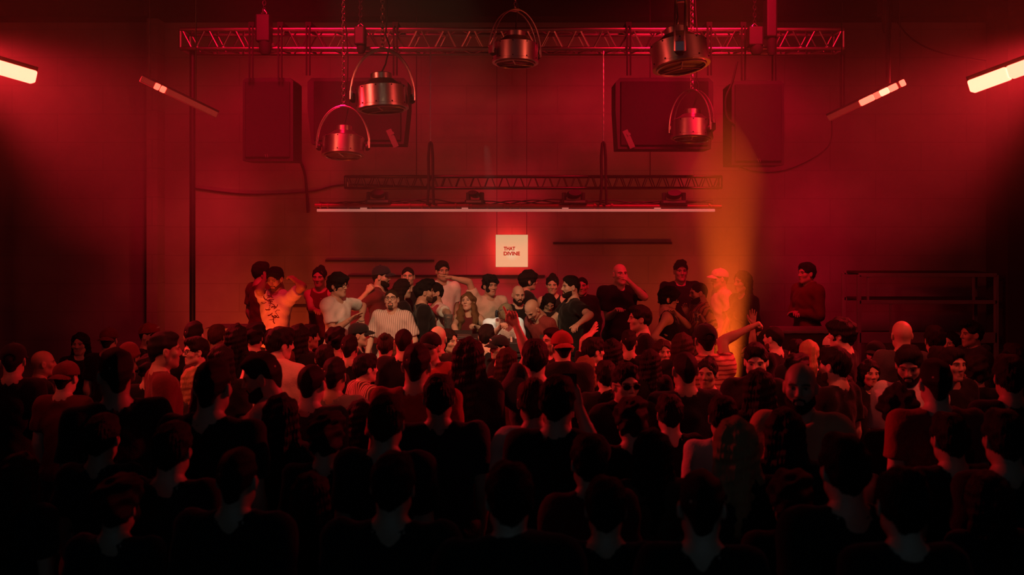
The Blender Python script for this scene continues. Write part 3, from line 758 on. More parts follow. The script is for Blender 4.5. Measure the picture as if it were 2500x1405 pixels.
# ------------------------------------------------------------------ hands (canonical right hand: wrist at 0, fingers along +Y, palm faces -Z, thumb on -X)
HANDS = {}
CURL = {'relax': ((22, 30, 20),) * 4, 'fist': ((80, 95, 60),) * 4, 'flat': ((4, 6, 4), (2, 5, 4), (3, 6, 4), (6, 8, 5)), 'point': ((3, 5, 3), (70, 90, 55), (78, 95, 60), (82, 95, 60)),
        'grip': ((48, 55, 30), (52, 58, 32), (56, 60, 34), (60, 62, 36))}
def hand_mesh(pose, side, res=0.0048):
    k = (pose, side, res)
    if k in HANDS: return HANDS[k]
    s = Sculpt((-0.085, -0.04, -0.1), (0.06, 0.2, 0.05), res)
    s.cap((0, -0.03, 0), (0, 0.012, 0), 0.026, 0.024, 0)
    for i, x in enumerate((-0.028, -0.0095, 0.009, 0.027)):
        s.cap((x * 0.55, 0.012, 0), (x, 0.082 - 0.004 * abs(i - 1), 0.002), 0.016, 0.0125, 0.012)
    ln = (0.074, 0.083, 0.077, 0.061)
    for i, x in enumerate((-0.028, -0.0095, 0.009, 0.027)):
        p = np.array((x, 0.084 - 0.004 * abs(i - 1), 0.002)); a = 0.0; sp = (-0.10, -0.03, 0.03, 0.11)[i] * (1.6 if pose == 'flat' else 0.6)
        for q, (frac, cu) in enumerate(zip((0.45, 0.31, 0.24), CURL[pose][i])):
            a += R_(cu); dv = np.array((math.sin(sp) * math.cos(a), math.cos(sp) * math.cos(a), -math.sin(a)))
            e = p + dv * ln[i] * frac; s.cap(p, e, 0.0098 - 0.0008 * q - 0.0008 * (i == 3), 0.0092 - 0.0009 * q - 0.0008 * (i == 3), 0.003); p = e
    if pose in ('fist', 'point', 'grip'): th = [(-0.022, 0.018, -0.006), (-0.044, 0.045, -0.024), (-0.032, 0.072, -0.042), (-0.012, 0.082, -0.05)]
    else: th = [(-0.02, 0.016, -0.004), (-0.048, 0.046, -0.014), (-0.062, 0.074, -0.018), (-0.068, 0.098, -0.02)]
    for q in range(3): s.cap(th[q], th[q + 1], (0.017, 0.0125, 0.0105)[q], (0.0125, 0.0105, 0.0088)[q], 0.008)
    V, Q = s.mesh()
    if side < 0: V = V * np.array((-1, 1, 1), dtype=f32); Q = Q[:, ::-1]
    HANDS[k] = (V, Q); return HANDS[k]

# ------------------------------------------------------------------ hair and headwear in head space, one mesh per style
HAIR = {}
def carve_face(s, zt=0.058, w=0.07):
    s.ell((0, 0.118, zt - 0.115), (w, 0.082, 0.115), 0.012, '-')
    s.ell((0, 0.135, -0.08), (0.085, 0.09, 0.12), 0.01, '-')
def carve_ears(s):
    for x in (-1, 1): s.ell((x * 0.083, 0.0, -0.022), (0.03, 0.027, 0.04), 0.008, '-')
def hair_mesh(style):
    if style in HAIR: return HAIR[style]
    lo, hi, res = [-0.14, -0.16, -0.14], [0.14, 0.14, 0.16], 0.0065
    if style in ('long', 'wavy', 'pony'): lo = [-0.15, -0.19, -0.42]
    if style == 'afro': lo, hi = [-0.17, -0.19, -0.14], [0.17, 0.16, 0.2]
    s = Sculpt(lo, hi, res); amp, fr = 0.004, 90
    def cran(o, zlow=-0.045, fwd=0.0):
        s.ell((0, -0.014 + fwd, 0.032), (0.076 + o, 0.097 + o, 0.089 + o), 0)
        s.cap((0, -0.062, -0.01), (0, -0.056, zlow), 0.055, 0.045, 0.03)
    if style == 'short':
        cran(0.012); s.ell((0, 0.02, 0.09), (0.066, 0.08, 0.04), 0.02); carve_face(s, 0.08); carve_ears(s)
    elif style == 'fade':
        s.ell((0, -0.012, 0.035), (0.079, 0.1, 0.09), 0); s.ell((0, 0.0, 0.088), (0.068, 0.095, 0.045), 0.015); s.cap((0, -0.06, 0), (0, -0.055, -0.045), 0.052, 0.043, 0.02); carve_face(s, 0.082); carve_ears(s); amp = 0.003
    elif style == 'buzz':
        s.ell((0, -0.012, 0.031), (0.0785, 0.0995, 0.0905), 0); s.cap((0, -0.058, 0), (0, -0.053, -0.045), 0.052, 0.042, 0.02); carve_face(s, 0.075); carve_ears(s); amp = 0.001
    elif style == 'quiff':
        cran(0.009); s.ell((0, 0.035, 0.105), (0.062, 0.075, 0.045), 0.02); s.ell((0, 0.075, 0.112), (0.05, 0.04, 0.03), 0.02); carve_face(s, 0.086); carve_ears(s); amp = 0.006
    elif style == 'bowl':
        cran(0.026); s.ell((0, 0.03, 0.075), (0.09, 0.09, 0.05), 0.03); carve_face(s, 0.046); carve_ears(s); amp = 0.007
    elif style == 'curly':
        cran(0.026, -0.05); s.ell((0, 0.02, 0.095), (0.09, 0.1, 0.05), 0.03); carve_face(s, 0.08); carve_ears(s); amp, fr = 0.014, 70
    elif style == 'afro':
        cran(0.045, -0.05); carve_face(s, 0.05); amp, fr = 0.016, 75
    elif style == 'bun':
        cran(0.008, -0.04); s.ell((0, -0.085, 0.105), (0.042, 0.042, 0.04), 0.012); carve_face(s, 0.08); carve_ears(s)
    elif style in ('long', 'wavy'):
        cran(0.014, -0.08)
        for x in (-1, 1):
            s.cap((x * 0.05, -0.03, 0.03), (x * 0.075, -0.045, -0.16), 0.045, 0.04, 0.04); s.cap((x * 0.075, -0.045, -0.16), (x * 0.075, -0.075, -0.36), 0.045, 0.03, 0.03)
            if style == 'wavy': s.cap((x * 0.08, 0.0, -0.06), (x * 0.11, 0.03, -0.24), 0.034, 0.042, 0.03); s.cap((x * 0.11, 0.03, -0.24), (x * 0.105, 0.05, -0.36), 0.042, 0.022, 0.03)
        s.cap((0, -0.07, -0.02), (0, -0.1, -0.37), 0.06, 0.04, 0.04)
        s.ell((0, 0.15, -0.035), (0.068, 0.13, 0.124), 0.012, '-'); amp, fr = (0.005, 100) if style == 'long' else (0.014, 48)
    elif style == 'pony':
        cran(0.007, -0.03); s.ell((0, -0.115, 0.06), (0.03, 0.03, 0.028), 0.01)
        s.cap((0, -0.125, 0.05), (0, -0.15, -0.1), 0.026, 0.034, 0.01); s.cap((0, -0.15, -0.1), (0, -0.13, -0.26), 0.034, 0.014, 0.01); carve_face(s, 0.08); carve_ears(s)
    V, Q = s.mesh(); n = normals(V, Q)
    if style in ('long', 'wavy', 'pony', 'bun', 'bowl', 'short', 'quiff'):
        th = np.arctan2(V[:, 0], V[:, 1] + 0.02); rr = np.sqrt(V[:, 0] ** 2 + (V[:, 1] + 0.02) ** 2 + 0.0004)
        V = V + n * ((np.sin(th * 31 + V[:, 2] * 30) + np.sin(th * 53 + 1 - V[:, 2] * 45)) * 0.0016 * np.clip(rr / 0.06, 0, 1))[:, None]
    V = V + n * wob(V, fr, len(style) + 3, amp)
    me = np_mesh('hair_' + style, V, Q); HAIR[style] = me
    me.polygons.foreach_set('use_smooth', np.ones(len(me.polygons), dtype=bool)); me.materials.append(None)
    return me
def cap_meshes(back=False):
    if 'cap' in HAIR: return HAIR['cap']
    s = Sculpt((-0.12, -0.14, -0.02), (0.12, 0.14, 0.16), 0.006)
    s.ell((0, -0.012, 0.034), (0.09, 0.11, 0.102), 0); s.ell((0, 0.05, 0.06), (0.07, 0.055, 0.06), 0.03)
    s.plane(lambda x, y, z: 0.028 + 0.12 * y - z + 0 * x); s.ell((0, -0.008, 0.02), (0.082, 0.1, 0.092), 0.004, '-')
    s.ell((0, -0.012, 0.137), (0.012, 0.012, 0.007), 0.004); s.ell((0, -0.115, 0.035), (0.04, 0.03, 0.028), 0.006, '-')
    a = np_mesh('cap_crown', *s.mesh())
    s = Sculpt((-0.1, 0.04, 0.0), (0.1, 0.2, 0.08), 0.005)
    s.ell((0, 0.085, -0.12), (0.125, 0.17, 0.172), 0); s.ell((0, 0.085, -0.127), (0.125, 0.17, 0.172), 0, '-')
    s.plane(lambda x, y, z: np.sqrt((x / 0.082) ** 2 + ((y - 0.085) / 0.092) ** 2) * 0.085 - 0.085 + 0 * z); s.plane(lambda x, y, z: 0.078 - 4 * x * x - y + 0 * z)
    b = np_mesh('cap_brim', *s.mesh())
    HAIR['cap'] = (a, b)
    for me in (a, b): me.polygons.foreach_set('use_smooth', np.ones(len(me.polygons), dtype=bool)); me.materials.append(None)
    return HAIR['cap']
def beanie_mesh():
    if 'beanie' not in HAIR:
        s = Sculpt((-0.12, -0.14, -0.04), (0.12, 0.14, 0.18), 0.0065); s.ell((0, -0.016, 0.04), (0.088, 0.108, 0.11), 0); s.ell((0, -0.012, 0.03), (0.094, 0.114, 0.045), 0.01)
        s.plane(lambda x, y, z: 0.0 + 0.5 * y - z + 0 * x); s.ell((0, -0.012, 0.02), (0.08, 0.1, 0.09), 0, '-')
        me = np_mesh('beanie', *s.mesh()); me.polygons.foreach_set('use_smooth', np.ones(len(me.polygons), dtype=bool)); me.materials.append(None); HAIR['beanie'] = me
    return HAIR['beanie']
def beard_mesh(kind):
    k = 'beard_' + kind
    if k not in HAIR:
        s = Sculpt((-0.09, -0.03, -0.15), (0.09, 0.13, 0.02), 0.005); o = {'full': 0.007, 'stubble': 0.003, 'goatee': 0.005}[kind]
        s.ell((0, 0.026, -0.032), (0.060 + o, 0.064 + o, 0.085 + o), 0)
        for x in (-1, 1): s.cap((x * 0.046, 0.01, -0.068), (x * 0.012, 0.066, -0.1), 0.02 + o, 0.018 + o, 0.03)
        s.cap((-0.019, 0.083, -0.056), (0.019, 0.083, -0.056), 0.006 + o, 0.006 + o, 0.01)
        s.plane(lambda x, y, z: z + 0.078 - 0.95 * np.maximum(np.abs(x) - 0.026, 0) + 0 * y)
        s.plane(lambda x, y, z: 0.006 - y + 0 * x + 0 * z)
        if kind == 'goatee': s.plane(lambda x, y, z: np.abs(x) - 0.026 + 0 * y + 0 * z)
        w = 0.0045 + o * 0.25
        for x in (-1, 1):
            s.cap((x * 0.004, 0.0905, -0.050), (x * 0.024, 0.083, -0.056), w, w, 0.003); s.cap((x * 0.024, 0.083, -0.056), (x * 0.027, 0.076, -0.088), w, w, 0.004)
        V, Q = s.mesh(); V = V + normals(V, Q) * wob(V, 120, 5, o * 0.25)
        me = np_mesh(k, V, Q); me.polygons.foreach_set('use_smooth', np.ones(len(me.polygons), dtype=bool)); me.materials.append(None); HAIR[k] = me
    return HAIR[k]
def glasses_mesh(sun):
    k = 'glasses%d' % sun
    if k not in HAIR:
        mb = MB()
        for x in (-1, 1):
            mb.tube([(x * 0.034 + 0.024 * math.cos(a * 0.5236) , 0.101 - 0.006 * abs(math.cos(a * 0.5236)) * (x * math.cos(a * 0.5236) > 0), 0.002 + 0.019 * math.sin(a * 0.5236)) for a in range(12)], 0.0022, 5, closed=True)
            mb.tube([(x * 0.057, 0.095, 0.008), (x * 0.079, 0.05, 0.008), (x * 0.082, -0.01, 0.004)], 0.002, 5)
        mb.tube([(-0.011, 0.103, 0.006), (0, 0.106, 0.009), (0.011, 0.103, 0.006)], 0.002, 5)
        me = bpy.data.meshes.new('glasses'); bmesh.ops.recalc_face_normals(mb.bm, faces=mb.bm.faces[:]); mb.bm.to_mesh(me); me.materials.append(M['cable']); HAIR[k] = me
        if sun:
            mb = MB()
            for x in (-1, 1): mb.lathe([(0.001, -0.001), (0.023, -0.001), (0.023, 0.001), (0.001, 0.001)], 14, Matrix.Translation((x * 0.034, 0.1, 0.002)) @ Matrix.Rotation(R_(90), 4, 'X') @ Matrix.Diagonal((1, 0.8, 1, 1)))
            me2 = bpy.data.meshes.new('dark_lens'); mb.bm.to_mesh(me2); me2.materials.append(M['darklens']); HAIR['lens'] = me2
    return HAIR[k]
M['darklens'] = mat('dark_lens', (0.01, 0.01, 0.01), 0.1)

# ------------------------------------------------------------------ skin, hair, cloth materials
def skin_mat(name, col):
    m = mat(name, col, 0.5, 0, 0.12, 220, 0.08, 30, spec=0.4); nt = m.node_tree; b = nt.nodes['Principled BSDF']; L = nt.links
    src = b.inputs['Base Color'].links[0].from_socket
    at_ = nt.nodes.new('ShaderNodeAttribute'); at_.attribute_name = 'face'; sp = nt.nodes.new('ShaderNodeSeparateColor'); L.new(at_.outputs['Color'], sp.inputs[0])
    for ch, c in (('Red', (0.5, 0.46, 0.43)), ('Green', (0.02, 0.012, 0.01)), ('Blue', (col[0] * 0.75, col[1] * 0.5, col[2] * 0.5))):
        mx = nt.nodes.new('ShaderNodeMix'); mx.data_type = 'RGBA'; mx.inputs['B'].default_value = (*c, 1)
        L.new(sp.outputs[ch], mx.inputs['Factor']); L.new(src, mx.inputs['A']); src = mx.outputs['Result']
    L.new(src, b.inputs['Base Color']); return m
SKIN = [skin_mat('skin_light', (0.58, 0.40, 0.30)), skin_mat('skin_olive', (0.48, 0.31, 0.22)), skin_mat('skin_tan', (0.40, 0.25, 0.17))]
HCOL = {'k': (0.008, 0.006, 0.005), 'b': (0.035, 0.018, 0.010), 'r': (0.09, 0.035, 0.018), 'l': (0.42, 0.27, 0.13), 'd': (0.17, 0.10, 0.045), 'g': (0.10, 0.09, 0.08)}
HM = {k: mat('hair_' + k, c, 0.58, 0, 0.7, 60, 0.35, 30, (9, 9, 1.2), spec=0.22) for k, c in HCOL.items()}
BEARD = {k: mat('beard_' + k, v, 0.8, 0, 0.6, 160, 0.3, 60, spec=0.1) for k, v in (('full', (0.022, 0.013, 0.009)), ('stubble', (0.11, 0.065, 0.045)), ('goatee', (0.085, 0.052, 0.038)))}
CCOL = {'k': (0.011, 0.011, 0.012), 'n': (0.02, 0.021, 0.028), 'g': (0.06, 0.058, 0.058), 'h': (0.16, 0.15, 0.145), 'w': (0.72, 0.70, 0.66), 'c': (0.62, 0.54, 0.44), 'r': (0.26, 0.03, 0.03), 'm': (0.12, 0.02, 0.024), 'p': (0.62, 0.42, 0.34), 'o': (0.55, 0.30, 0.17), 'b': (0.07, 0.04, 0.028)}
CM = {k: mat('cloth_' + k, c, 0.88, 0, 0.35, 70, 0.18, 9, spec=0.15, sheen=0.1) for k, c in CCOL.items()}
def stripe_mat(name, c1, c2, freq, axis='X', noise=0.0):
    m = mat(name, c1, 0.88, 0, 0.3, 80, 0.1); nt = m.node_tree; b = nt.nodes['Principled BSDF']
    tc = nt.nodes.new('ShaderNodeTexCoord'); w = nt.nodes.new('ShaderNodeTexWave'); w.bands_direction = axis; w.inputs['Scale'].default_value = freq; w.inputs['Distortion'].default_value = noise
    cr = nt.nodes.new('ShaderNodeValToRGB'); cr.color_ramp.elements[0].position = 0.62; cr.color_ramp.elements[1].position = 0.78
    cr.color_ramp.elements[0].color = (*c1, 1); cr.color_ramp.elements[1].color = (*c2, 1)
    nt.links.new(tc.outputs['Object'], w.inputs['Vector']); nt.links.new(w.outputs['Fac'], cr.inputs[0]); nt.links.new(cr.outputs[0], b.inputs['Base Color']); return m
CM['S'] = stripe_mat('striped_shirt_cloth', (0.44, 0.38, 0.35), (0.74, 0.68, 0.62), 13.0)
CM['T'] = stripe_mat('dark_striped_cloth', (0.10, 0.03, 0.03), (0.5, 0.30, 0.25), 13.0)
CM['K'] = stripe_mat('knit_red_pattern_cloth', (0.20, 0.025, 0.025), (0.23, 0.035, 0.03), 16.0)
CM['P'] = stripe_mat('patterned_shirt_cloth', (0.42, 0.2, 0.13), (0.1, 0.05, 0.04), 7.0, 'DIAGONAL', 9.0)
CM['Z'] = stripe_mat('flowing_striped_cloth', (0.45, 0.2, 0.15), (0.18, 0.05, 0.045), 9.0, 'Z', 2.5)

# ------------------------------------------------------------------ a person
# canonical figure 1.75 m tall, facing +Y, feet at z = 0
def person(loc, yaw, height, hair='short', hcol='k', top='tee', tcol='k', label='', group='', fem=False, head=(0, 0, 0), arms=None, bend=0.0, lod=1,
           skin=1, beard=None, glasses=0, cap=None, brim=0, lean=0.0, bottoms='k', build=1.0, twist=0.0, extra=None):
    sc = height / 1.75
    root = empty('person', loc, -R_(yaw), sc); tag(root, label, 'person', group)
    root.rotation_euler = (0, R_(lean), -R_(yaw))
    bpy.context.view_layer.update() if False else None
    Mw = Matrix.Translation(loc) @ root.rotation_euler.to_matrix().to_4x4() @ Matrix.Scale(sc, 4); Mi = Mw.inverted()
    res = {0: 0.024, 1: 0.019, 2: 0.014}[lod]; sh = 0.88 if fem else 1.0
    B = Matrix.Translation((0, 0, 0.98)) @ Matrix.Rotation(-bend, 4, 'X') @ Matrix.Translation((0, 0, -0.98)); BR = B.to_3x3()
    P = lambda x, y, z: (B @ Vector((x, y, z)))
    wx = build
    shw = 0.166 * sh * wx
    neck_b = P(0, -0.03, 1.46); hc = P(0, 0.012, 1.632)
    shoul = {s: P(s * shw, -0.015, 1.425) for s in (-1, 1)}
    hips = {s: Vector((s * 0.088, 0, 0.92)) for s in (-1, 1)}
    # arms: (elbow, wrist) in local space, or ('px', elbow_px, hand_px) given as picture pixels with a distance
    AR = {}
    arms = arms or {}
    for s in (-1, 1):
        spec = arms.get(s); pose = 'relax'
        if spec is None:
            el = P(s * (shw + 0.036), -0.04, 1.135); wr = P(s * (shw + 0.03), 0.07, 0.90)
        elif spec[0] == 'px':
            el, wr = Mi @ at(*spec[1]), Mi @ at(*spec[2]); pose = spec[3]
        elif spec[0] == 'hold': el = P(s * (shw + 0.05), -0.03, 1.15); wr = P(s * 0.12, 0.22, 1.2); pose = 'grip'
        elif spec[0] == 'fold': el = P(s * (shw + 0.06), 0.02, 1.15); wr = P(-s * 0.04, 0.19, 1.17); pose = 'relax'
        elif spec[0] == 'up': el = P(s * (shw + 0.1), 0.14, 1.6); wr = P(s * (shw + 0.0), 0.18, 1.84); pose = spec[1] if len(spec) > 1 else 'relax'
        elif spec[0] == 'phone': el = P(s * (shw + 0.02), 0.14, 1.2); wr = P(s * 0.1, 0.3, 1.36); pose = 'grip'
        elif spec[0] == 'chin': el = P(s * (shw - 0.01), 0.16, 1.2); wr = P(s * 0.05, 0.13, 1.44); pose = 'fist'
        else: el, wr = Vector(spec[0]), Vector(spec[1]); pose = spec[2]
        a = shoul[s]; el = a + (el - a).normalized() * 0.285; wr = el + (wr - el).normalized() * 0.25
        AR[s] = (a, el, wr, pose, spec)
    lo = [min([-0.3] + [min(AR[s][1].x, AR[s][2].x) - 0.06 for s in AR]), min([-0.2, hc.y - 0.1] + [min(AR[s][1].y, AR[s][2].y) - 0.06 for s in AR]), 0.0]
    hi = [max([0.3] + [max(AR[s][1].x, AR[s][2].x) + 0.06 for s in AR]), max([0.2, hc.y + 0.1] + [max(AR[s][1].y, AR[s][2].y) + 0.06 for s in AR]), max([hc.z - 0.03, 1.5] + [max(AR[s][1].z, AR[s][2].z) + 0.05 for s in AR])]
    leg = {s: (hips[s], Vector((s * 0.105, 0.03, 0.5)), Vector((s * 0.12, -0.015, 0.09))) for s in (-1, 1)}
    def torso(s, e):
        s.ell(P(0, 0.0, 1.285), ((0.158 * sh * wx) + e, (0.108 * wx) + e, 0.19 + e), 0, R=BR)
        s.ell(P(0, 0.0, 1.08), ((0.135 if not fem else 0.118) * wx + e, 0.098 * wx + e, 0.17 + e), 0.06, R=BR)
        s.ell((0, -0.005, 0.93), (0.162 * (wx if not fem else 1.0) + e, 0.112 + e, 0.13 + e), 0.06)
        if fem:
            for x in (-1, 1): s.ell(P(x * 0.068, 0.085, 1.275), (0.062 + e, 0.052 + e, 0.06 + e), 0.03, R=BR)
        for x in (-1, 1):
            s.cap(P(x * 0.02, -0.032, 1.475), shoul[x] - BR @ Vector((x * 0.02, 0, 0.012)), 0.05 + e * 0.6, 0.056 + e * 0.8, 0.04)
            s.cap(P(x * 0.08, 0.0, 1.36), shoul[x] - BR @ Vector((x * 0.012, 0, 0.02)), 0.07 + e, 0.058 + e, 0.04)
    b = Sculpt(lo, hi, res)
    torso(b, 0.0)
    for s in (-1, 1):
        a, el, wr, pose, _ = AR[s]
        b.cap(a, el, 0.053 * (0.86 if fem else 1), 0.041 * (0.9 if fem else 1), 0.03); b.cap(el, wr, 0.041 * (0.9 if fem else 1), 0.027, 0.012)
        b.cap(el + (wr - el) * 0.15, el + (wr - el) * 0.45, 0.043 * (0.88 if fem else 1), 0.036, 0.02)
        h, kn, an = leg[s]
        b.cap(h, kn, 0.086, 0.056, 0.03); b.cap(kn, an, 0.056, 0.038, 0.02); b.cap(kn + (an - kn) * 0.15 + Vector((0, -0.018, 0)), kn + (an - kn) * 0.5 + Vector((0, -0.015, 0)), 0.05, 0.042, 0.03)
        b.cap((s * 0.12, -0.05, 0.05), (s * 0.135, 0.14, 0.035), 0.042, 0.034, 0.03)
    HM4 = Matrix.Translation(hc) @ B.to_3x3().to_4x4() @ Euler((R_(head[1]), R_(head[2]), -R_(head[0])), 'XYZ').to_matrix().to_4x4()
    nt_ = hc + (B.to_3x3() @ Vector((0, -0.022, -0.06)))
    b.cap(neck_b, nt_, 0.056 if fem else 0.064, 0.049 if fem else 0.056, 0.03)
    parts = [b.mesh()]
    hV, hQ, hT = head_mesh(fem, 0.0055 if lod == 2 else 0.0068)
    parts.append((xf(hV, HM4), hQ)); nb = len(parts[0][0])
    for s in (-1, 1):
        a, el, wr, pose, spec = AR[s]
        f = (wr - el).normalized()
        pn = Vector(spec[4]) if spec is not None and spec[0] == 'px' and len(spec) > 4 else None
        if pn is not None: pn = Mi.to_3x3() @ pn
        else: pn = Vector((-s, 0.15, 0)) if abs(f.z) > 0.75 else Vector((0, 0, -1.0))
        z = -(pn - f * pn.dot(f)); z = z.normalized() if z.length > 1e-4 else f.orthogonal().normalized()
        x = f.cross(z).normalized()
        HX = Matrix((( x.x, f.x, z.x, wr.x), (x.y, f.y, z.y, wr.y), (x.z, f.z, z.z, wr.z), (0, 0, 0, 1)))
        k = 0.92 if fem else 1.0
        v, q = hand_mesh(pose, s, 0.0048 if lod == 2 else 0.0062); parts.append((xf(v * k, HX), q))
        AR[s] = AR[s] + (HX,)
    V, Q = join(parts); me = np_mesh('body', V, Q)
    c = me.color_attributes.new('face', 'FLOAT_COLOR', 'POINT'); arr = np.zeros((len(V), 4), dtype=f32); arr[:, 3] = 1; arr[nb:nb + len(hV)] = hT
    arr[(V[:, 2] < 0.1), 1] = 0.9      # dark shoes
    if len(c.data) == len(arr): c.data.foreach_set('color', arr.ravel())
    link_mesh('body', me, SKIN[skin], root)
    # trousers
    t = Sculpt((-0.28, -0.2, 0.04), (0.28, 0.24, 1.05), res * 1.15)
    t.ell((0, -0.005, 0.93), (0.172, 0.122, 0.13), 0)
    for s in (-1, 1):
        h, kn, an = leg[s]; t.cap(h, kn, 0.099, 0.073, 0.03); t.cap(kn, an, 0.073, 0.062, 0.02)
    t.plane(lambda X, Y, Z: Z - 1.0 + 0 * X + 0 * Y); t.plane(lambda X, Y, Z: 0.075 - Z + 0 * X + 0 * Y)
    V, Q = t.mesh(); V = V + normals(V, Q) * wob(V, 28, int(height * 1000) % 97, 0.005)
    link_mesh('trousers', np_mesh('trousers', V, Q), CM[bottoms], root)
    # upper garment
    e = {'tee': 0.017, 'shirt': 0.022, 'long': 0.018, 'tank': 0.010, 'jacket': 0.03, 'hood': 0.032}[top]
    g = Sculpt([lo[0], lo[1], 0.78], [hi[0], hi[1], max(hi[2], 1.56)], res * 0.95)
    torso(g, e)
    g.ell((0, -0.005, 0.92), (0.168 * wx + e, 0.115 + e, 0.13), 0.05)
    if top != 'tank':
        for s in (-1, 1):
            a, el, wr = AR[s][:3]
            if top == 'tee' or top == 'shirt' and not (extra or {}).get('longsleeve'):
                fl = 0.70 if top == 'tee' else 0.85
                g.cap(a - (el - a) * 0.05, el, 0.064 + e * 0.5, 0.060 + e * 0.7, 0.025, flat=fl)
            else:
                g.cap(a, el, 0.058 + e * 0.7, 0.046 + e * 0.7, 0.025); g.cap(el, wr, 0.046 + e * 0.7, 0.034 + e * 0.45, 0.012, flat=0.97)
    hem = 0.86 if top in ('tee', 'shirt', 'hood') else 0.9
    g.plane(lambda X, Y, Z: hem - Z + 0 * X + 0 * Y)
    if top == 'tank':
        for s in (-1, 1): g.ell(shoul[s] + BR @ Vector((s * 0.04, 0, 0.02)), (0.085, 0.16, 0.12), 0.01, '-', BR)
    up = BR @ Vector((0, 0, 1))
    if top == 'hood':
        g.ell(P(0, -0.1, 1.49), (0.105, 0.075, 0.05), 0.03, '+', BR); g.ell(P(0, -0.01, 1.545), (0.075, 0.07, 0.07), 0.02, '-', BR)
    elif top in ('jacket', 'shirt'):
        g.cap(P(0, -0.03, 1.45), P(0, -0.028, 1.525), 0.082, 0.075, 0.02); g.ell(P(0, 0.03, 1.545), (0.06, 0.085, 0.055), 0.015, '-', BR)
        g.plane(lambda X, Y, Z: X * up.x + (Y - P(0, 0, 1.53).y) * up.y + (Z - P(0, 0, 1.53).z) * up.z)
    elif (extra or {}).get('turtle'):
        g.cap(P(0, -0.03, 1.45), P(0, -0.026, 1.52), 0.066, 0.062, 0.02); g.plane(lambda X, Y, Z: Z - P(0, 0, 1.545).z + 0 * X + 0 * Y)
    else:
        g.cap(neck_b + up * (0.045 if top != 'tank' else 0.01), nt_, 0.068 if top != 'tank' else 0.085, 0.08, 0.01, '-'); g.ell(P(0, 0.045, 1.475), (0.055, 0.06, 0.03), 0.015, '-', BR)
    V, Q = g.mesh(); nn = normals(V, Q); sd = int(abs(loc[0]) * 977 + loc[1] * 131) % 9973
    fold = np.sin(V[:, 0] * 22 + V[:, 2] * 30 + sd) * np.sin(V[:, 2] * 17 - V[:, 0] * 31 + sd * 0.7) + 0.6 * np.sin(V[:, 2] * 55 + np.abs(V[:, 0]) * 48 + sd)
    V = V + nn * (fold * 0.0038)[:, None] + nn * wob(V, 22, sd, 0.005)
    shirt = link_mesh({'tee': 't_shirt', 'shirt': 'shirt', 'long': 'long_sleeved_top', 'tank': 'sleeveless_top', 'jacket': 'jacket', 'hood': 'hooded_top'}[top], np_mesh('garment', V, Q), CM[tcol], root)
    # head parts share their meshes
    def attach(me, name, m, mx=HM4, parent=root):
        o = bpy.data.objects.new(name, me); COL.objects.link(o); o.parent = parent
        if parent is root: o.matrix_local = mx
        if m:
            o.material_slots[0].link = 'OBJECT'; o.material_slots[0].material = m
        return o
    if cap and hair in ('short', 'fade', 'quiff'): hair = 'buzz'
    if hair != 'bald' and not (cap and cap[0] == 'beanie'): attach(hair_mesh(hair), 'hair', HM[hcol])
    if beard: attach(beard_mesh(beard), 'beard', BEARD[beard])
    if glasses:
        gl = attach(glasses_mesh(1 if glasses == 2 else 0), 'glasses', None)
        if glasses == 2: attach(HAIR['lens'], 'dark_lens', None, parent=gl)
    if cap:
        if cap[0] == 'beanie': attach(beanie_mesh(), 'beanie', CM[cap[1]])
        else:
            a, bb = cap_meshes(); mx = HM4 @ (Matrix.Rotation(R_(180), 4, 'Z') if cap[0] == 'back' else Matrix.Identity(4))
            co = attach(a, 'cap', CM[cap[1]], mx); attach(bb, 'cap_brim', CM[cap[1] if len(cap) < 3 else cap[2]], parent=co)
            if len(cap) > 3:
                lg = MB()
                for i in range(cap[3]): lg.box((-0.018 + i * 0.036 / max(1, cap[3] - 1) if cap[3] > 1 else 0, 0.1045 - abs(i - (cap[3] - 1) / 2) * 0.001, 0.088), (0.007 if cap[3] > 1 else 0.03, 0.004, 0.02), Matrix.Rotation(R_(-28), 3, 'X'))
                o = lg.build('cap_badge', M['white'], co)
    root['_'] = 0; del root['_']
    return dict(root=root, M=Mw, HM4=HM4, AR=AR, hc=hc, shirt=shirt, P=P)
# ------------------------------------------------------------------ people on the stage
SG = 'people on the stage'
def stage(px, ytop, d, yaw, label, hairtop=0.015, **kw):
    z = CAM_H + (HY - ytop) * d / F_PX; h = z - STAGE_Z - hairtop
    if kw.pop('fix', None): h = kw.pop('h')
    x = (px - CX) * d / F_PX
    # put the head, not the feet, under the pixel
    y = R_(yaw); b = kw.get('bend', 0.0); off = 0.012 + 0.65 * math.sin(b)
    return person(Vector((x - off * math.sin(y), d - off * math.cos(y), STAGE_Z)), yaw, h, label=label, group=SG, lod=2, **kw)
stage(638, 639, 12.7, 45, 'tall person in a dark tee at the far left of the stage, turned away', hair='short', top='tee', tcol='m')
tee2 = stage(672, 652, 11.6, 205, 'person in a printed cream tee holding both hands to his head', hair='short', top='tee', tcol='w', skin=2, head=(-8, -22, 0), beard='stubble', build=1.1,
      arms={-1: ('px', (750, 692, 11.3), (700, 668, 11.72), 'relax'), 1: ('px', (628, 704, 11.3), (652, 672, 11.72), 'relax')})
stage(780, 651, 12.4, 182, 'woman with tied back hair, dark open waistcoat over a maroon top', hair='bun', top='tank', tcol='m', fem=True, head=(4, -4, 0), skin=2, hcol='k', arms={1: ('px', (757, 742, 12.3), (768, 758, 12.05), 'relax')})
p4 = stage(826, 665, 11.0, 118, 'person in a white tee with bowl cut and glasses, forearm held flat', hair='bowl', top='tee', tcol='w', glasses=1, bottoms='b', hairtop=0.03,
      arms={1: ('px', (803, 768, 10.85), (862, 776, 10.72), 'flat', (0, 0, -1)), -1: ('px', (868, 745, 11.3), (882, 792, 11.1), 'relax')})
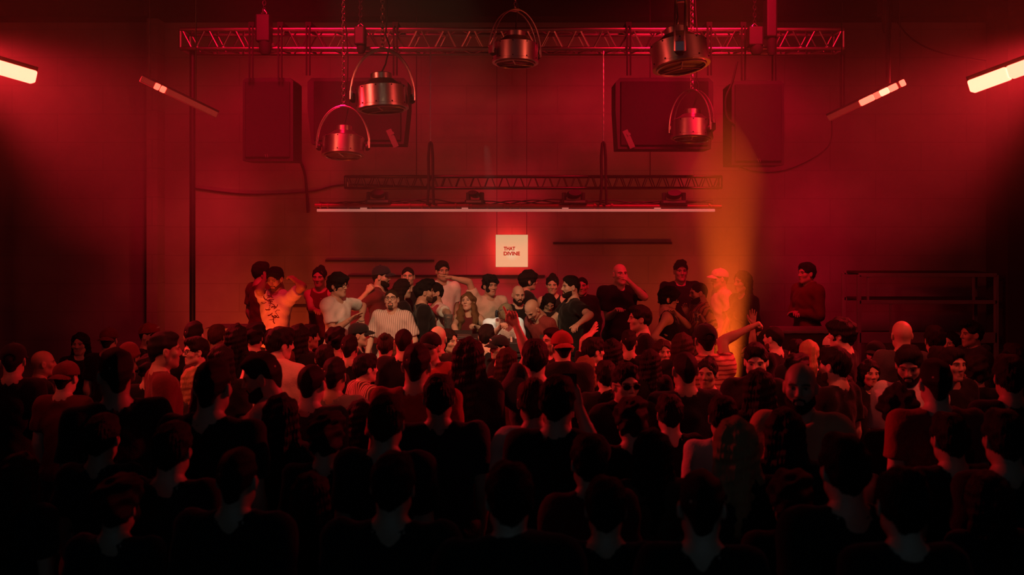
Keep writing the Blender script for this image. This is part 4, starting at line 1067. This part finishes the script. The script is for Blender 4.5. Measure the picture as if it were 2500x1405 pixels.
stage(931, 648, 12.2, 96, 'bearded person in a dark cap and tee with fist raised to his ear', hair='fade', cap=('front', 'n'), top='tee', tcol='m', beard='full', hairtop=0.02, build=1.1,
      arms={1: ('px', (882, 742, 12.0), (912, 694, 11.95), 'fist')})
stage(996, 650, 12.75, 178, 'person with cropped hair at the very back, left of the bearded man in black', hair='buzz', top='long', tcol='k')
stage(956, 704, 10.85, 188, 'person in a pale striped shirt with shaved head and black glasses', hair='buzz', hcol='b', top='shirt', tcol='S', glasses=1, beard='goatee', head=(-4, 12, 3), skin=0, build=1.05,
      arms={1: ((0.27, 0.0, 1.14), (0.24, 0.2, 1.0), 'relax'), -1: ((-0.28, 0.0, 1.14), (-0.25, 0.2, 1.0), 'relax')})
stage(1034, 682, 11.2, 78, 'bearded person in a black long sleeved top, leaning to talk', hair='quiff', top='long', tcol='k', beard='stubble', lean=4, build=1.1)
p9 = stage(1061, 690, 11.85, 250, 'person in a white tee with sunglasses on the neckline, holding a jug', hair='short', top='tee', tcol='w', beard='full', head=(-14, 0, 4), build=1.08,
      arms={-1: ('px', (1110, 770, 11.2), (1096, 792, 11.0), 'grip'), 1: ('px', (1040, 780, 11.3), (1062, 800, 11.05), 'grip')})
stage(985, 681, 12.1, 75, 'woman with long dark hair behind the bearded person in black', hair='long', top='long', tcol='k', fem=True, skin=0)
stage(1080, 637, 13.2, 160, 'tallest person at the back, in a pale tee, below the square sign at left', hair='short', top='tee', tcol='w', skin=2)
stage(1197, 669, 12.15, 152, 'person with a mop of curly hair in an orange lit tee, arm stretched out', hair='curly', top='tee', tcol='c', hairtop=0.035, build=1.08,
      arms={1: ('px', (1147, 694, 12.05), (1100, 678, 11.95), 'flat', (0, 0, -1))})
p13 = stage(1142, 712, 11.3, 196, 'blonde woman with long wavy hair in a dark sleeveless turtleneck', hair='wavy', hcol='d', top='tank', tcol='m', fem=True, skin=0, head=(0, 14, 6), extra={'turtle': 1},
      arms={-1: ('px', (1182, 792, 11.25), (1160, 796, 11.05), 'grip'), 1: ('px', (1112, 790, 11.2), (1120, 830, 11.0), 'relax')})
stage(1266, 698, 11.75, 166, 'bald bearded person in a black tee standing behind the DJ', hair='bald', top='tee', tcol='k', beard='full', head=(0, -8, 0), skin=0, hairtop=0.0, build=1.12,
      arms={1: ((0.27, 0.06, 1.16), (0.18, 0.28, 1.05), 'relax'), -1: ((-0.27, 0.06, 1.16), (-0.18, 0.28, 1.05), 'relax')})
stage(1296, 738, 10.8, 222, 'bald person bowing down beside the DJ, red patterned long sleeves', hair='bald', top='long', tcol='K', beard='goatee', head=(0, -16, 0), bend=0.55, h=1.63, fix=1, build=0.92)
dj_ = stage(1234, 768, 10.72, 172, 'DJ in a white tee bowing over the decks with headphones on', hair='short', hcol='d', top='tee', tcol='w', skin=0, bend=0.74, head=(6, -22, 0), h=1.66, fix=1,
      arms={1: ('px', (1203, 838, 10.45), (1214, 806, 10.5), 'grip'), -1: ((-0.2, 0.35, 1.1), (-0.12, 0.6, 1.0), 'relax')})
stage(1291, 662, 12.85, 80, 'woman with dark bobbed hair in profile at the back, right of the sign', hair='bowl', top='long', tcol='k', fem=True)
stage(1349, 671, 12.5, 186, 'woman with dark hair facing out between the profile woman and a man', hair='bun', top='tank', tcol='k', fem=True, head=(0, -6, 0), hcol='k')
stage(1340, 717, 12.1, 150, 'dark figure with bowed head in front of the back row, right of the DJ', hair='long', top='hood', tcol='k', fem=True, head=(20, -35, 0), skin=2)
stage(1393, 673, 11.35, 264, 'dark haired bearded person in a black tee looking left, right of the DJ', hair='fade', top='tee', tcol='k', beard='full', head=(-10, 0, 0), build=1.22, skin=0,
      arms={-1: ('px', (1450, 775, 10.85), (1402, 800, 10.62), 'relax'), 1: ('px', (1352, 780, 11.45), (1356, 815, 11.35), 'relax')})
stage(1421, 675, 12.7, 190, 'red lit person peering over the shoulder of the bearded person in black', hair='buzz', top='jacket', tcol='k', skin=2)
stage(1514, 645, 12.0, 160, 'bald person in a black tee with a hand raised to the mouth', hair='bald', top='tee', tcol='k', hairtop=0.0, build=1.2, skin=0, head=(4, 4, 0),
      arms={-1: ('px', (1566, 722, 11.9), (1540, 692, 11.72), 'relax', (-1, 0.2, 0)), 1: ('px', (1478, 740, 11.95), (1508, 756, 11.65), 'relax')})
stage(1662, 637, 12.9, 178, 'tall person with upswept hair in a dark tee, left of the orange beam', hair='quiff', top='tee', tcol='k', skin=1, build=1.1)
p25 = stage(1634, 699, 11.0, 98, 'woman with dark bob and glasses in a black tank top, bare shoulder', hair='bowl', top='tank', tcol='k', fem=True, glasses=1, head=(4, -8, 0), skin=0, hairtop=0.03,
      arms={1: ('px', (1612, 800, 10.85), (1632, 838, 10.7), 'relax'), -1: ('px', (1668, 790, 11.1), (1655, 770, 11.0), 'relax')})
p26 = stage(1705, 688, 11.2, 264, 'bearded person in a patterned shirt beside the orange beam, holding a glass', hair='buzz', top='shirt', tcol='P', beard='full', head=(0, -6, 0),
      arms={-1: ('px', (1728, 778, 11.05), (1694, 754, 10.95), 'grip'), 1: ('px', (1700, 770, 11.35), (1684, 780, 11.3), 'relax')})
stage(1757, 655, 12.7, 262, 'person in a pale cap almost lost inside the orange beam', hair='fade', cap=('front', 'c'), top='tee', tcol='c', hairtop=0.02)
stage(1812, 662, 11.6, 244, 'long haired person in black on the right side of the orange beam', hair='long', top='long', tcol='k', fem=True, build=1.05)
stage(1969, 641, 12.5, 250, 'person in a dark jacket standing alone at the right of the stage', hair='short', top='jacket', tcol='m', build=1.12, arms={1: ('fold',), -1: ('fold',)})  # maroon cloth puts the red haze veil into a black jacket's colour

# print on the cream tee: a loose cluster of dark brush strokes lying on the cloth
def surface_print(who, strokes, m, name):
    from mathutils.bvhtree import BVHTree
    me = who['shirt'].data; bv = BVHTree.FromPolygons([v.co[:] for v in me.vertices], [p.vertices[:] for p in me.polygons])
    Mi = who['M'].inverted(); o_ = Mi @ Vector((0, 0, CAM_H)); mb = MB()
    for st, r in strokes:
        pts = []
        for x, y in st:
            dv = (Mi @ at(x, y, 11)) - o_; hit = bv.ray_cast(o_, dv.normalized())
            if hit[0]: pts.append(hit[0] + hit[1] * 0.001)
        if len(pts) > 1: mb.tube(pts, r, 4)
    return mb.build(name, m, who['shirt'])
rg = random.Random(4); strokes = []
for k in range(26):
    u = k / 25; x, y = 645 + 28 * u + rg.uniform(-6, 8), 716 + 62 * u + rg.uniform(-4, 4); st = [(x, y)]; a = rg.uniform(-0.6, 2.4)
    for j in range(4): a += rg.uniform(-0.9, 0.9); x += 3.4 * math.cos(a); y += 3.4 * math.sin(a); st.append((x, y))
    strokes.append((st, rg.choice((0.003, 0.004, 0.006))))
surface_print(tee2, strokes, CM['m'], 'shirt_print')

# headphones on the DJ
def headphones(who):
    p = empty('headphones'); p.parent = who['root']; p.matrix_local = who['HM4']; p['label'] = 'black headphones'
    MB().tube([(0.098 * math.cos(a * math.pi / 16), -0.005, -0.005 + 0.14 * math.sin(a * math.pi / 16)) for a in range(17)], 0.008, 6).build('headband', M['blackmetal'], p, True)
    for s in (-1, 1): MB().lathe([(0.03, 0), (0.042, 0.006), (0.042, 0.024), (0.03, 0.03)], 16, Matrix.Translation((s * 0.085, -0.005, -0.01)) @ Matrix.Rotation(R_(90 * s), 4, 'Y')).build('ear_cup', M['grille'], p, True)
headphones(dj_)

# things held on the stage
def held(who, side, fn, name, label, cat, dy=0.07, tilt=0):
    HX = who['M'] @ who['AR'][side][5]; q = HX @ Vector((0, dy, -0.035)); return fn(q, name, label, cat)
def tumbler(q, name, label, cat, h=0.12, r=0.034):
    o = MB().lathe([(r * 0.8, -h / 2), (r, h / 2), (r * 0.92, h / 2), (r * 0.74, -h / 2 + 0.01)], 18, None, True).build(name, M['glass'], None, True); o.location = q; return tag(o, label, cat)
held(p9, -1, lambda q, n, l, c: tumbler(q, n, l, c, 0.2, 0.055), 'glass_jug', 'clear glass jug in the hand of the person in the white tee', 'jug')
held(p9, 1, tumbler, 'drinking_glass', 'clear drinking glass beside the black long sleeved person', 'glass')
held(p26, -1, tumbler, 'drinking_glass', 'stemless glass held beside the orange beam', 'glass')
held(p4, -1, tumbler, 'drinking_glass', 'small bright glass under the flat held forearm at left', 'glass')
def sunglasses_on_neck(who):
    o = bpy.data.objects.new('sunglasses', glasses_mesh(1)); COL.objects.link(o)
    q = who['M'] @ who['P'](0.02, 0.15, 1.36); o.location = q; o.rotation_euler = (R_(-20), R_(75), -R_(230)); tag(o, 'black sunglasses hooked on the neckline of the white tee', 'sunglasses')
    l = bpy.data.objects.new('dark_lens', HAIR['lens']); COL.objects.link(l); l.parent = o
sunglasses_on_neck(p9)
# ------------------------------------------------------------------ the crowd
# px, y of the head top, head width in px, yaw, hair, colour, garment, colour, label, options
CG = 'people in the crowd'
C = []
def c(px, yt, w, yaw, hair, hc, top, tc, label, **kw): C.append([px, yt, w, yaw, hair, hc, top, tc, label, kw])
UPR = lambda pose='relax': {1: ('up', pose)}
HOLD = {1: ('hold',), -1: ('hold',)}
# left block
c(44, 838, 62, -12, 'short', 'k', 'tee', 'k', 'black haired person at the left edge, ear lit red', cap=('front', 'k'))
c(107, 857, 36, 60, 'bald', 'k', 'tee', 'g', 'small bald head lit red near the left edge')
c(196, 812, 46, 165, 'long', 'k', 'long', 'k', 'dark haired woman facing the camera near the left edge', fem=True, head=(12, 0, 0))
c(277, 800, 46, 0, 'fade', 'b', 'tee', 'k', 'person in a dark red cap left of the red baseball cap', cap=('back', 'm'))
c(354, 789, 52, 104, 'short', 'b', 'tee', 'k', 'person in a red baseball cap with white letters, facing right', cap=('front', 'r', 'k', 4), beard='stubble')
c(414, 809, 60, 62, 'fade', 'k', 'tee', 'm', 'person with undercut hair in a dull red tee, cheek lit', )
c(466, 822, 42, -128, 'short', 'k', 'tee', 'k', 'person with lit glasses facing left beside the undercut man', glasses=1)
c(485, 784, 43, 4, 'fade', 'k', 'tee', 'k', 'person in front of the dark pole at stage left', )
c(150, 882, 62, 6, 'fade', 'k', 'tee', 'm', 'person in a dark red cap turned to the stage, lower left', cap=('back', 'm'))
c(328, 843, 56, 20, 'bald', 'k', 'tee', 'k', 'person in a dull red beanie behind the left pair of dark heads', cap=('beanie', 'm'))
c(293, 850, 76, -32, 'fade', 'k', 'tee', 'k', 'broad person in a black tee with lit left cheek, left side', build=1.15)
c(369, 862, 62, 3, 'curly', 'k', 'tee', 'k', 'curly head just right of the broad man in black at left')
c(467, 896, 50, -25, 'long', 'l', 'tee', 'g', 'blond head lit bright from above in the left crowd', fem=True)
c(541, 792, 38, 10, 'short', 'r', 'tee', 'g', 'reddish brown head by the bright side table at left')
c(577, 790, 42, -6, 'long', 'k', 'tee', 'k', 'long dark hair left of the curly head at the stage edge', fem=True)
c(618, 788, 48, 8, 'curly', 'k', 'tee', 'k', 'curly black head below the person in the cream printed tee')
c(657, 803, 36, 0, 'short', 'k', 'tee', 'k', 'small dark head left of the man in the peach shirt')
c(697, 790, 52, 14, 'short', 'k', 'shirt', 'p', 'tall person in a peach shirt with bright back', build=1.15, lean=9, head=(40, 0, 0))
c(741, 791, 42, 14, 'long', 'k', 'tee', 'k', 'long black hair right of the man in the peach shirt', fem=True)
c(766, 792, 40, 70, 'short', 'k', 'tee', 'k', 'dark haired person with lit cheek facing right, left of curly head')
c(807, 799, 52, -24, 'curly', 'k', 'tee', 'k', 'big curly dark head below the person in white with glasses')
c(887, 788, 48, 84, 'short', 'k', 'tee', 'k', 'person in a black baseball cap facing right below the striped shirt', cap=('front', 'k'))
c(865, 817, 44, 10, 'fade', 'k', 'tee', 'k', 'short haired head in front of the black baseball cap')
c(531, 878, 72, 8, 'fade', 'k', 'tee', 'k', 'large dark back with short hair, left of the bearded profile', build=1.18)
c(530, 842, 64, 0, 'long', 'k', 'tee', 'k', 'wide dark hair above the large dark back at left', fem=True)
c(650, 863, 76, -98, 'fade', 'k', 'shirt', 'p', 'bearded person in profile facing left, open pale collar', beard='full', head=(0, -14, 0))
c(707, 850, 44, -8, 'long', 'r', 'tee', 'k', 'reddish long hair right of the bearded profile', fem=True)
c(763, 888, 62, 14, 'buzz', 'k', 'tee', 'g', 'cropped head above a grey tee, left of centre')
c(782, 841, 50, 0, 'short', 'k', 'tee', 'k', 'short dark head below the big curly head')
c(827, 872, 62, 0, 'fade', 'k', 'tee', 'h', 'person in a light grey tee with lit left shoulder', build=1.15)
c(894, 863, 62, 55, 'short', 'k', 'shirt', 'T', 'dark head above a red striped shirt, left of centre')
c(677, 961, 86, 0, 'long', 'k', 'long', 'k', 'near dark head with long hair, left of centre', fem=True)
# centre block
c(938, 814, 44, 0, 'bun', 'b', 'tee', 'c', 'head with a small bun and a lit pale collar below the striped shirt')
c(979, 802, 44, 0, 'buzz', 'k', 'tee', 'k', 'cropped round head right of the striped shirt person')
c(951, 828, 40, 0, 'long', 'r', 'tee', 'k', 'blurred long red hair below the head with a bun', fem=True)
c(1009, 838, 66, 0, 'fade', 'k', 'tee', 'r', 'large person in a dull red tee in the middle, undercut neck', build=1.2)
c(1051, 811, 54, 198, 'short', 'k', 'tee', 'r', 'person in a black cap facing the camera in the middle', cap=('front', 'k'))
c(1058, 797, 42, 0, 'bald', 'k', 'tee', 'g', 'shiny bald head lit red below the blonde woman')
c(1096, 803, 54, 128, 'long', 'k', 'tee', 'k', 'dark haired woman with lit cheek, below the blonde woman at left', fem=True)
c(1155, 824, 74, 0, 'long', 'k', 'long', 'k', 'wide curtain of dark hair in the middle, below the decks', fem=True)
c(1177, 791, 42, 10, 'short', 'k', 'tee', 'k', 'dark head right in front of the media player')
c(1229, 818, 52, 236, 'short', 'k', 'tee', 'k', 'person in a black cap with a pale badge below the DJ', cap=('front', 'k', 'k', 1))
c(1239, 848, 60, 12, 'long', 'b', 'long', 'm', 'long brown hair falling straight in the middle of the crowd', fem=True)
c(1083, 914, 76, 0, 'short', 'k', 'tee', 'n', 'broad dark back with lit neck sides, left below centre', build=1.25)
c(1121, 893, 54, 0, 'curly', 'b', 'tee', 'k', 'loose curly brown hair behind the broad back in the middle', fem=True)
c(1166, 932, 68, -14, 'wavy', 'l', 'tee', 'h', 'woman with wavy blond hair in the middle of the crowd', fem=True)
c(932, 962, 76, 0, 'short', 'b', 'tee', 'k', 'near brown head with red lit edges, left of the broad back')
c(868, 975, 56, 0, 'long', 'k', 'long', 'k', 'long black hair between two near heads, left of centre', fem=True)
c(1302, 828, 62, 0, 'short', 'k', 'tee', 'g', 'round dark head whose raised hand points at the DJ', arms={-1: ('px', (1292, 872, None), (1262, 800, None), 'point', (0, -1, 0.2))})
c(1340, 800, 52, -122, 'fade', 'k', 'tee', 'k', 'short fringed person looking left, below the bowing bald man')
c(1384, 808, 56, 0, 'short', 'k', 'jacket', 'k', 'person in a red cap worn backwards, right of centre', cap=('back', 'r'))
c(1460, 823, 54, 66, 'short', 'k', 'tee', 'k', 'dark haired head right of the backward red cap, raising a flat hand', arms={-1: ('px', (1424, 868, None), (1436, 822, None), 'flat', (1, -0.6, 0))})
c(1505, 826, 48, 0, 'long', 'k', 'tee', 'k', 'long dark hair left of the shaved neck at right of centre', fem=True)
c(1550, 745, 50, -94, 'short', 'k', 'tee', 'k', 'tall person in profile facing left at the stage edge, black tee')
c(1546, 805, 42, 0, 'fade', 'k', 'tee', 'k', 'shaved neck below the tall profile at the stage edge')
c(1608, 829, 44, 172, 'long', 'b', 'tee', 'm', 'woman facing the camera, right of centre, brown hair', fem=True)
c(1663, 858, 58, 0, 'buzz', 'k', 'tee', 'n', 'round dark cropped head with a lit neck, right of centre', build=1.1)
c(1655, 812, 54, 10, 'long', 'b', 'tee', 'k', 'dark brown long hair left of the black cap by the orange beam', fem=True)
c(1538, 885, 68, 162, 'quiff', 'k', 'shirt', 'k', 'person in dark glasses facing the camera, right of centre', glasses=2)
c(1578, 852, 54, 0, 'long', 'k', 'tee', 'k', 'dark hair just behind the person in dark glasses', fem=True)
c(1468, 880, 50, 0, 'short', 'k', 'tee', 'k', 'dark head left of the person in dark glasses')
c(1372, 917, 86, 12, 'short', 'k', 'tee', 'k', 'large near black head in the middle, holding up a phone', build=1.1, arms={1: ('px', (1452, 1100, None), (1428, 1036, None), 'grip', (0, 1, 0))}, phone=1)
c(1290, 924, 74, 0, 'bun', 'r', 'tee', 'c', 'person with tied red lit hair and pale tee, middle', fem=True)
c(1440, 868, 44, 12, 'long', 'd', 'tee', 'k', 'long fair hair lit red, left of the person in dark glasses', fem=True)
c(1687, 946, 58, 174, 'pony', 'd', 'jacket', 'k', 'woman facing the camera with slicked back fair hair', fem=True)
# right block
c(1722, 790, 56, -6, 'short', 'k', 'shirt', 'Z', 'person in a black cap by the orange beam raising one fist', cap=('front', 'k'), arms={1: ('px', (1768, 862, None), (1796, 818, None), 'fist')}, extra={'longsleeve': 1})
c(1846, 834, 58, 196, 'quiff', 'k', 'jacket', 'k', 'short haired person facing left and down below two raised hands', head=(0, -10, 0))
c(1872, 806, 46, 12, 'long', 'k', 'shirt', 'Z', 'dark head behind crossed raised hands, striped sleeves', arms={1: ('px', (1894, 880, None), (1858, 812, None), 'fist'), -1: ('px', (1836, 862, None), (1838, 808, None), 'flat', (0, -1, 0))}, extra={'longsleeve': 1})
c(1727, 876, 54, 204, 'bun', 'k', 'long', 'm', 'woman with hair pulled back resting her chin, right of centre', fem=True, arms={1: ('chin',)})
c(1899, 797, 50, -46, 'buzz', 'k', 'tee', 'k', 'cropped head turned left beside the raised hands', beard='stubble')
c(1945, 828, 46, 0, 'short', 'k', 'tee', 'k', 'dark head left of the blond ponytail')
c(1985, 830, 46, 0, 'pony', 'l', 'tee', 'k', 'blond ponytail at right, left of the pale backward cap', fem=True)
c(2043, 818, 50, 0, 'short', 'k', 'tee', 'k', 'person in a pale cap worn backwards at right', cap=('back', 'c'))
c(2050, 777, 64, -58, 'bowl', 'k', 'tee', 'k', 'tall dark mop of hair above the pale cap')
c(2042, 846, 60, -42, 'short', 'k', 'tee', 'k', 'dark haired person with visible ear below the pale cap', beard='stubble')
c(1943, 888, 68, 200, 'bald', 'k', 'tee', 'o', 'bald bearded person facing the camera in an orange tee at right', beard='full', build=1.1)
c(1946, 863, 56, 0, 'curly', 'k', 'tee', 'k', 'dark curls right behind the bald bearded head')
c(1851, 900, 80, 0, 'long', 'k', 'long', 'k', 'big dark head with long hair left of the bald bearded person', fem=True)
c(1753, 966, 64, 0, 'short', 'k', 'tee', 'c', 'near short dark head right of the slicked back fair hair')
c(1795, 1018, 114, 0, 'long', 'l', 'long', 'k', 'nearest blond head with long straight hair', fem=True)
c(2056, 910, 64, 0, 'long', 'k', 'long', 'k', 'straight dark hair left of the woman facing the camera at right', fem=True)
c(2120, 878, 54, 176, 'long', 'k', 'long', 'k', 'woman facing the camera with hair over both shoulders, right', fem=True)
c(2212, 784, 46, 0, 'bald', 'k', 'tee', 'g', 'bald head lit dull red in front of the steel rack')
c(2271, 795, 48, 6, 'short', 'k', 'tee', 'p', 'person in a pale tee in front of the steel rack')
c(2127, 832, 48, 222, 'short', 'k', 'tee', 'k', 'person in a black cap facing left below the rack', cap=('front', 'k'))
c(2321, 810, 40, 232, 'long', 'k', 'tee', 'k', 'dark haired woman facing left, right of the pale tee', fem=True)
c(2371, 780, 52, -98, 'quiff', 'k', 'hood', 'n', 'person with a quiff in profile facing left at the right edge')
c(2214, 843, 62, 206, 'short', 'k', 'shirt', 'w', 'bearded person looking down left in a white shirt, right', beard='full', head=(0, -18, 0))
c(2284, 845, 52, 0, 'short', 'k', 'tee', 'k', 'dark head between the bearded white shirt and the facing man')
c(2337, 848, 54, 166, 'short', 'k', 'tee', 'k', 'person facing the camera with lit forehead at right')
c(2272, 876, 74, 4, 'fade', 'k', 'tee', 'r', 'large dark head above a dull red tee at right', build=1.15)
c(2370, 868, 64, 0, 'curly', 'k', 'jacket', 'k', 'curly dark head in a dark jacket near the right edge')
c(2464, 866, 70, 0, 'short', 'k', 'tee', 'k', 'big dark head cut by the right edge')
c(2474, 838, 50, 0, 'short', 'k', 'tee', 'k', 'smaller dark head behind at the right edge')
c(2190, 938, 100, 0, 'afro', 'k', 'tee', 'k', 'huge round dark hair at right')
c(2329, 1008, 88, 0, 'short', 'k', 'tee', 'k', 'near dark head right below the dull red tee')
c(2327, 1058, 98, 0, 'long', 'b', 'long', 'k', 'nearest long hair at right with a red rim', fem=True)
# near rows, mostly in the dark
c(1480, 952, 62, 0, 'long', 'k', 'tee', 'm', 'long dark hair in the near rows, left of the dark glasses', fem=True)
c(1552, 972, 80, 0, 'curly', 'k', 'tee', 'k', 'near curly head just below the person in dark glasses')
c(1624, 962, 68, 0, 'short', 'k', 'tee', 'k', 'near dark head left of the slicked back fair hair')
c(1590, 1046, 106, 0, 'long', 'k', 'tee', 'b', 'near head with long dark hair and a lit shoulder edge', fem=True)
c(1440, 1062, 92, 0, 'short', 'k', 'tee', 'm', 'near dark head left of the long dark hair, red shoulder')
c(1925, 995, 92, 0, 'long', 'k', 'long', 'k', 'near long dark hair below the bald bearded person', fem=True)
c(800, 1008, 86, 0, 'curly', 'k', 'tee', 'k', 'near curly head below the light grey tee')
c(60, 1104, 104, 0, 'long', 'b', 'tee', 'k', 'nearest head in the lower left corner', fem=True)
c(240, 1010, 84, 0, 'short', 'k', 'tee', 'k', 'near dark head at left below the dark red cap')
c(420, 1030, 92, 4, 'short', 'k', 'tee', 'k', 'near dark head in front of the large back at left', arms=HOLD)
c(570, 1095, 100, 0, 'fade', 'k', 'tee', 'k', 'near dark back at lower left', build=1.15)
c(960, 1105, 108, 0, 'short', 'k', 'tee', 'k', 'near dark head at the bottom, left of middle', build=1.2)
c(1255, 1130, 112, 0, 'short', 'k', 'jacket', 'k', 'near broad dark jacket at the bottom middle', build=1.2)
c(760, 1150, 112, 0, 'long', 'k', 'tee', 'k', 'near long hair at the bottom left of middle', fem=True)
c(1700, 1150, 112, 0, 'fade', 'k', 'tee', 'k', 'near dark head at the bottom below the blond hair')
c(2060, 1060, 100, 0, 'short', 'k', 'tee', 'k', 'near dark head at the bottom right', build=1.1)
c(2190, 1140, 110, 0, 'bun', 'k', 'tee', 'k', 'near head with a bun at the bottom right', fem=True)
c(2440, 1000, 92, 0, 'short', 'k', 'tee', 'k', 'near dark head at the lower right edge')
c(1930, 1150, 112, 0, 'curly', 'k', 'tee', 'k', 'near curly head at the bottom right of middle')
c(1480, 1165, 112, 0, 'short', 'k', 'tee', 'k', 'near dark head at the bottom right of the broad jacket')
c(300, 1160, 112, 0, 'curly', 'k', 'tee', 'k', 'near curly head at the bottom left')
c(2420, 1150, 112, 0, 'long', 'k', 'tee', 'k', 'near long hair in the lower right corner', fem=True)

BRE = {'short': 0.172, 'fade': 0.168, 'buzz': 0.162, 'bald': 0.158, 'curly': 0.21, 'bowl': 0.205, 'afro': 0.25, 'long': 0.205, 'wavy': 0.24, 'pony': 0.165, 'bun': 0.168, 'quiff': 0.172}
TOPH = {'short': 0.016, 'fade': 0.016, 'buzz': 0.006, 'bald': 0.0, 'curly': 0.03, 'bowl': 0.026, 'afro': 0.05, 'long': 0.016, 'wavy': 0.016, 'pony': 0.008, 'bun': 0.01, 'quiff': 0.03}
def hrange(fem): return (1.48, 1.86) if fem else (1.56, 2.0)
def head_z(i, d): return CAM_H + (HY - C[i][1]) * d / F_PX - TOPH[C[i][4]]
D = []; LIM = []
for i, q in enumerate(C):
    br = 0.185 if q[9].get('cap') else BRE[q[4]]
    if abs(math.sin(R_(q[3]))) > 0.7: br += 0.03
    lo, hi = hrange(q[9].get('fem', False)); k = (q[1] - HY) / F_PX
    dl, dh = (CAM_H - TOPH[q[4]] - hi) / k, (CAM_H - TOPH[q[4]] - lo) / k
    d = min(max(F_PX * br / q[2], dl), dh); D.append(min(d, 9.75)); LIM.append((max(dl, 3.0), min(dh, 9.75)))
# nobody may stand inside anybody else: let the crowd shuffle back and forth until it fits
D0 = list(D); X0 = [q[0] for q in C]
for it in range(900):
    mv = 0.0
    for i in range(len(C)):
        for j in range(i + 1, len(C)):
            xi, xj = (C[i][0] - CX) * D[i] / F_PX, (C[j][0] - CX) * D[j] / F_PX
            dx, dy = abs(xi - xj) / 0.53, (D[j] - D[i]) / 0.39
            r = math.hypot(dx, dy)
            if r < 1:
                need = math.sqrt(max(0, 1 - dx * dx)) * 0.39; gap = need - abs(D[j] - D[i]); s = 1 if dy > 0 or (dy == 0 and C[i][1] > C[j][1]) else -1
                D[i] -= s * gap * 0.25; D[j] += s * gap * 0.25; mv += gap
                sx = (1 if xj >= xi else -1) * 0.5
                C[i][0] = min(max(C[i][0] - sx, X0[i] - 11), X0[i] + 11); C[j][0] = min(max(C[j][0] + sx, X0[j] - 11), X0[j] + 11)
    for i in range(len(C)): D[i] = min(max(D[i] + (D0[i] - D[i]) * 0.002, LIM[i][0]), LIM[i][1])
    if mv < 0.02: break
for i, (px, yt, w, yaw, hair, hc, top, tc, label, kw) in enumerate(C):
    d = D[i]; kw = dict(kw); ph = kw.pop('phone', None)
    for s, sp in list((kw.get('arms') or {}).items()):
        if sp[0] == 'px': sp = list(sp); sp[1] = (sp[1][0], sp[1][1], d + 0.12); sp[2] = (sp[2][0], sp[2][1], d + 0.22); kw['arms'] = {**kw['arms'], s: tuple(sp)}
    x = (px - CX) * d / F_PX; y = R_(yaw)
    x -= 1.6 * math.sin(R_(kw.get('lean', 0))) * math.cos(y)
    if yaw == 0: yaw = rng.uniform(-9, 9)
    who = person(Vector((x - 0.012 * math.sin(y), d - 0.012 * math.cos(y), 0)), yaw, head_z(i, d), hair=hair, hcol=hc, top=top, tcol=tc, label=label, group=CG,
                 lod=1 if yt < 930 else 0, skin=rng.choice((0, 1, 1, 2)), bottoms=rng.choice('kkng'), **kw)
    if ph:
        HX = who['M'] @ who['AR'][1][5]; q = HX @ Vector((-0.01, 0.09, -0.03))
        t = empty('phone', q, 0); tag(t, 'black phone held up in the middle of the crowd', 'phone')
        MB().box((0, 0, 0), (0.078, 0.009, 0.155), None, 0.006).build('case', M['black'], t)
        MB().lathe([(0.007, 0), (0.007, 0.002)], 12, Matrix.Translation((-0.024, -0.0045, 0.06)) @ Matrix.Rotation(R_(90), 4, 'X')).build('camera_lens', M['lens'], t)
print('crowd', len(C), 'left over', round(mv, 2), 'max shift', max(abs(a - b) for a, b in zip(D, D0)), 'verts', sum(len(m.vertices) for m in bpy.data.meshes))
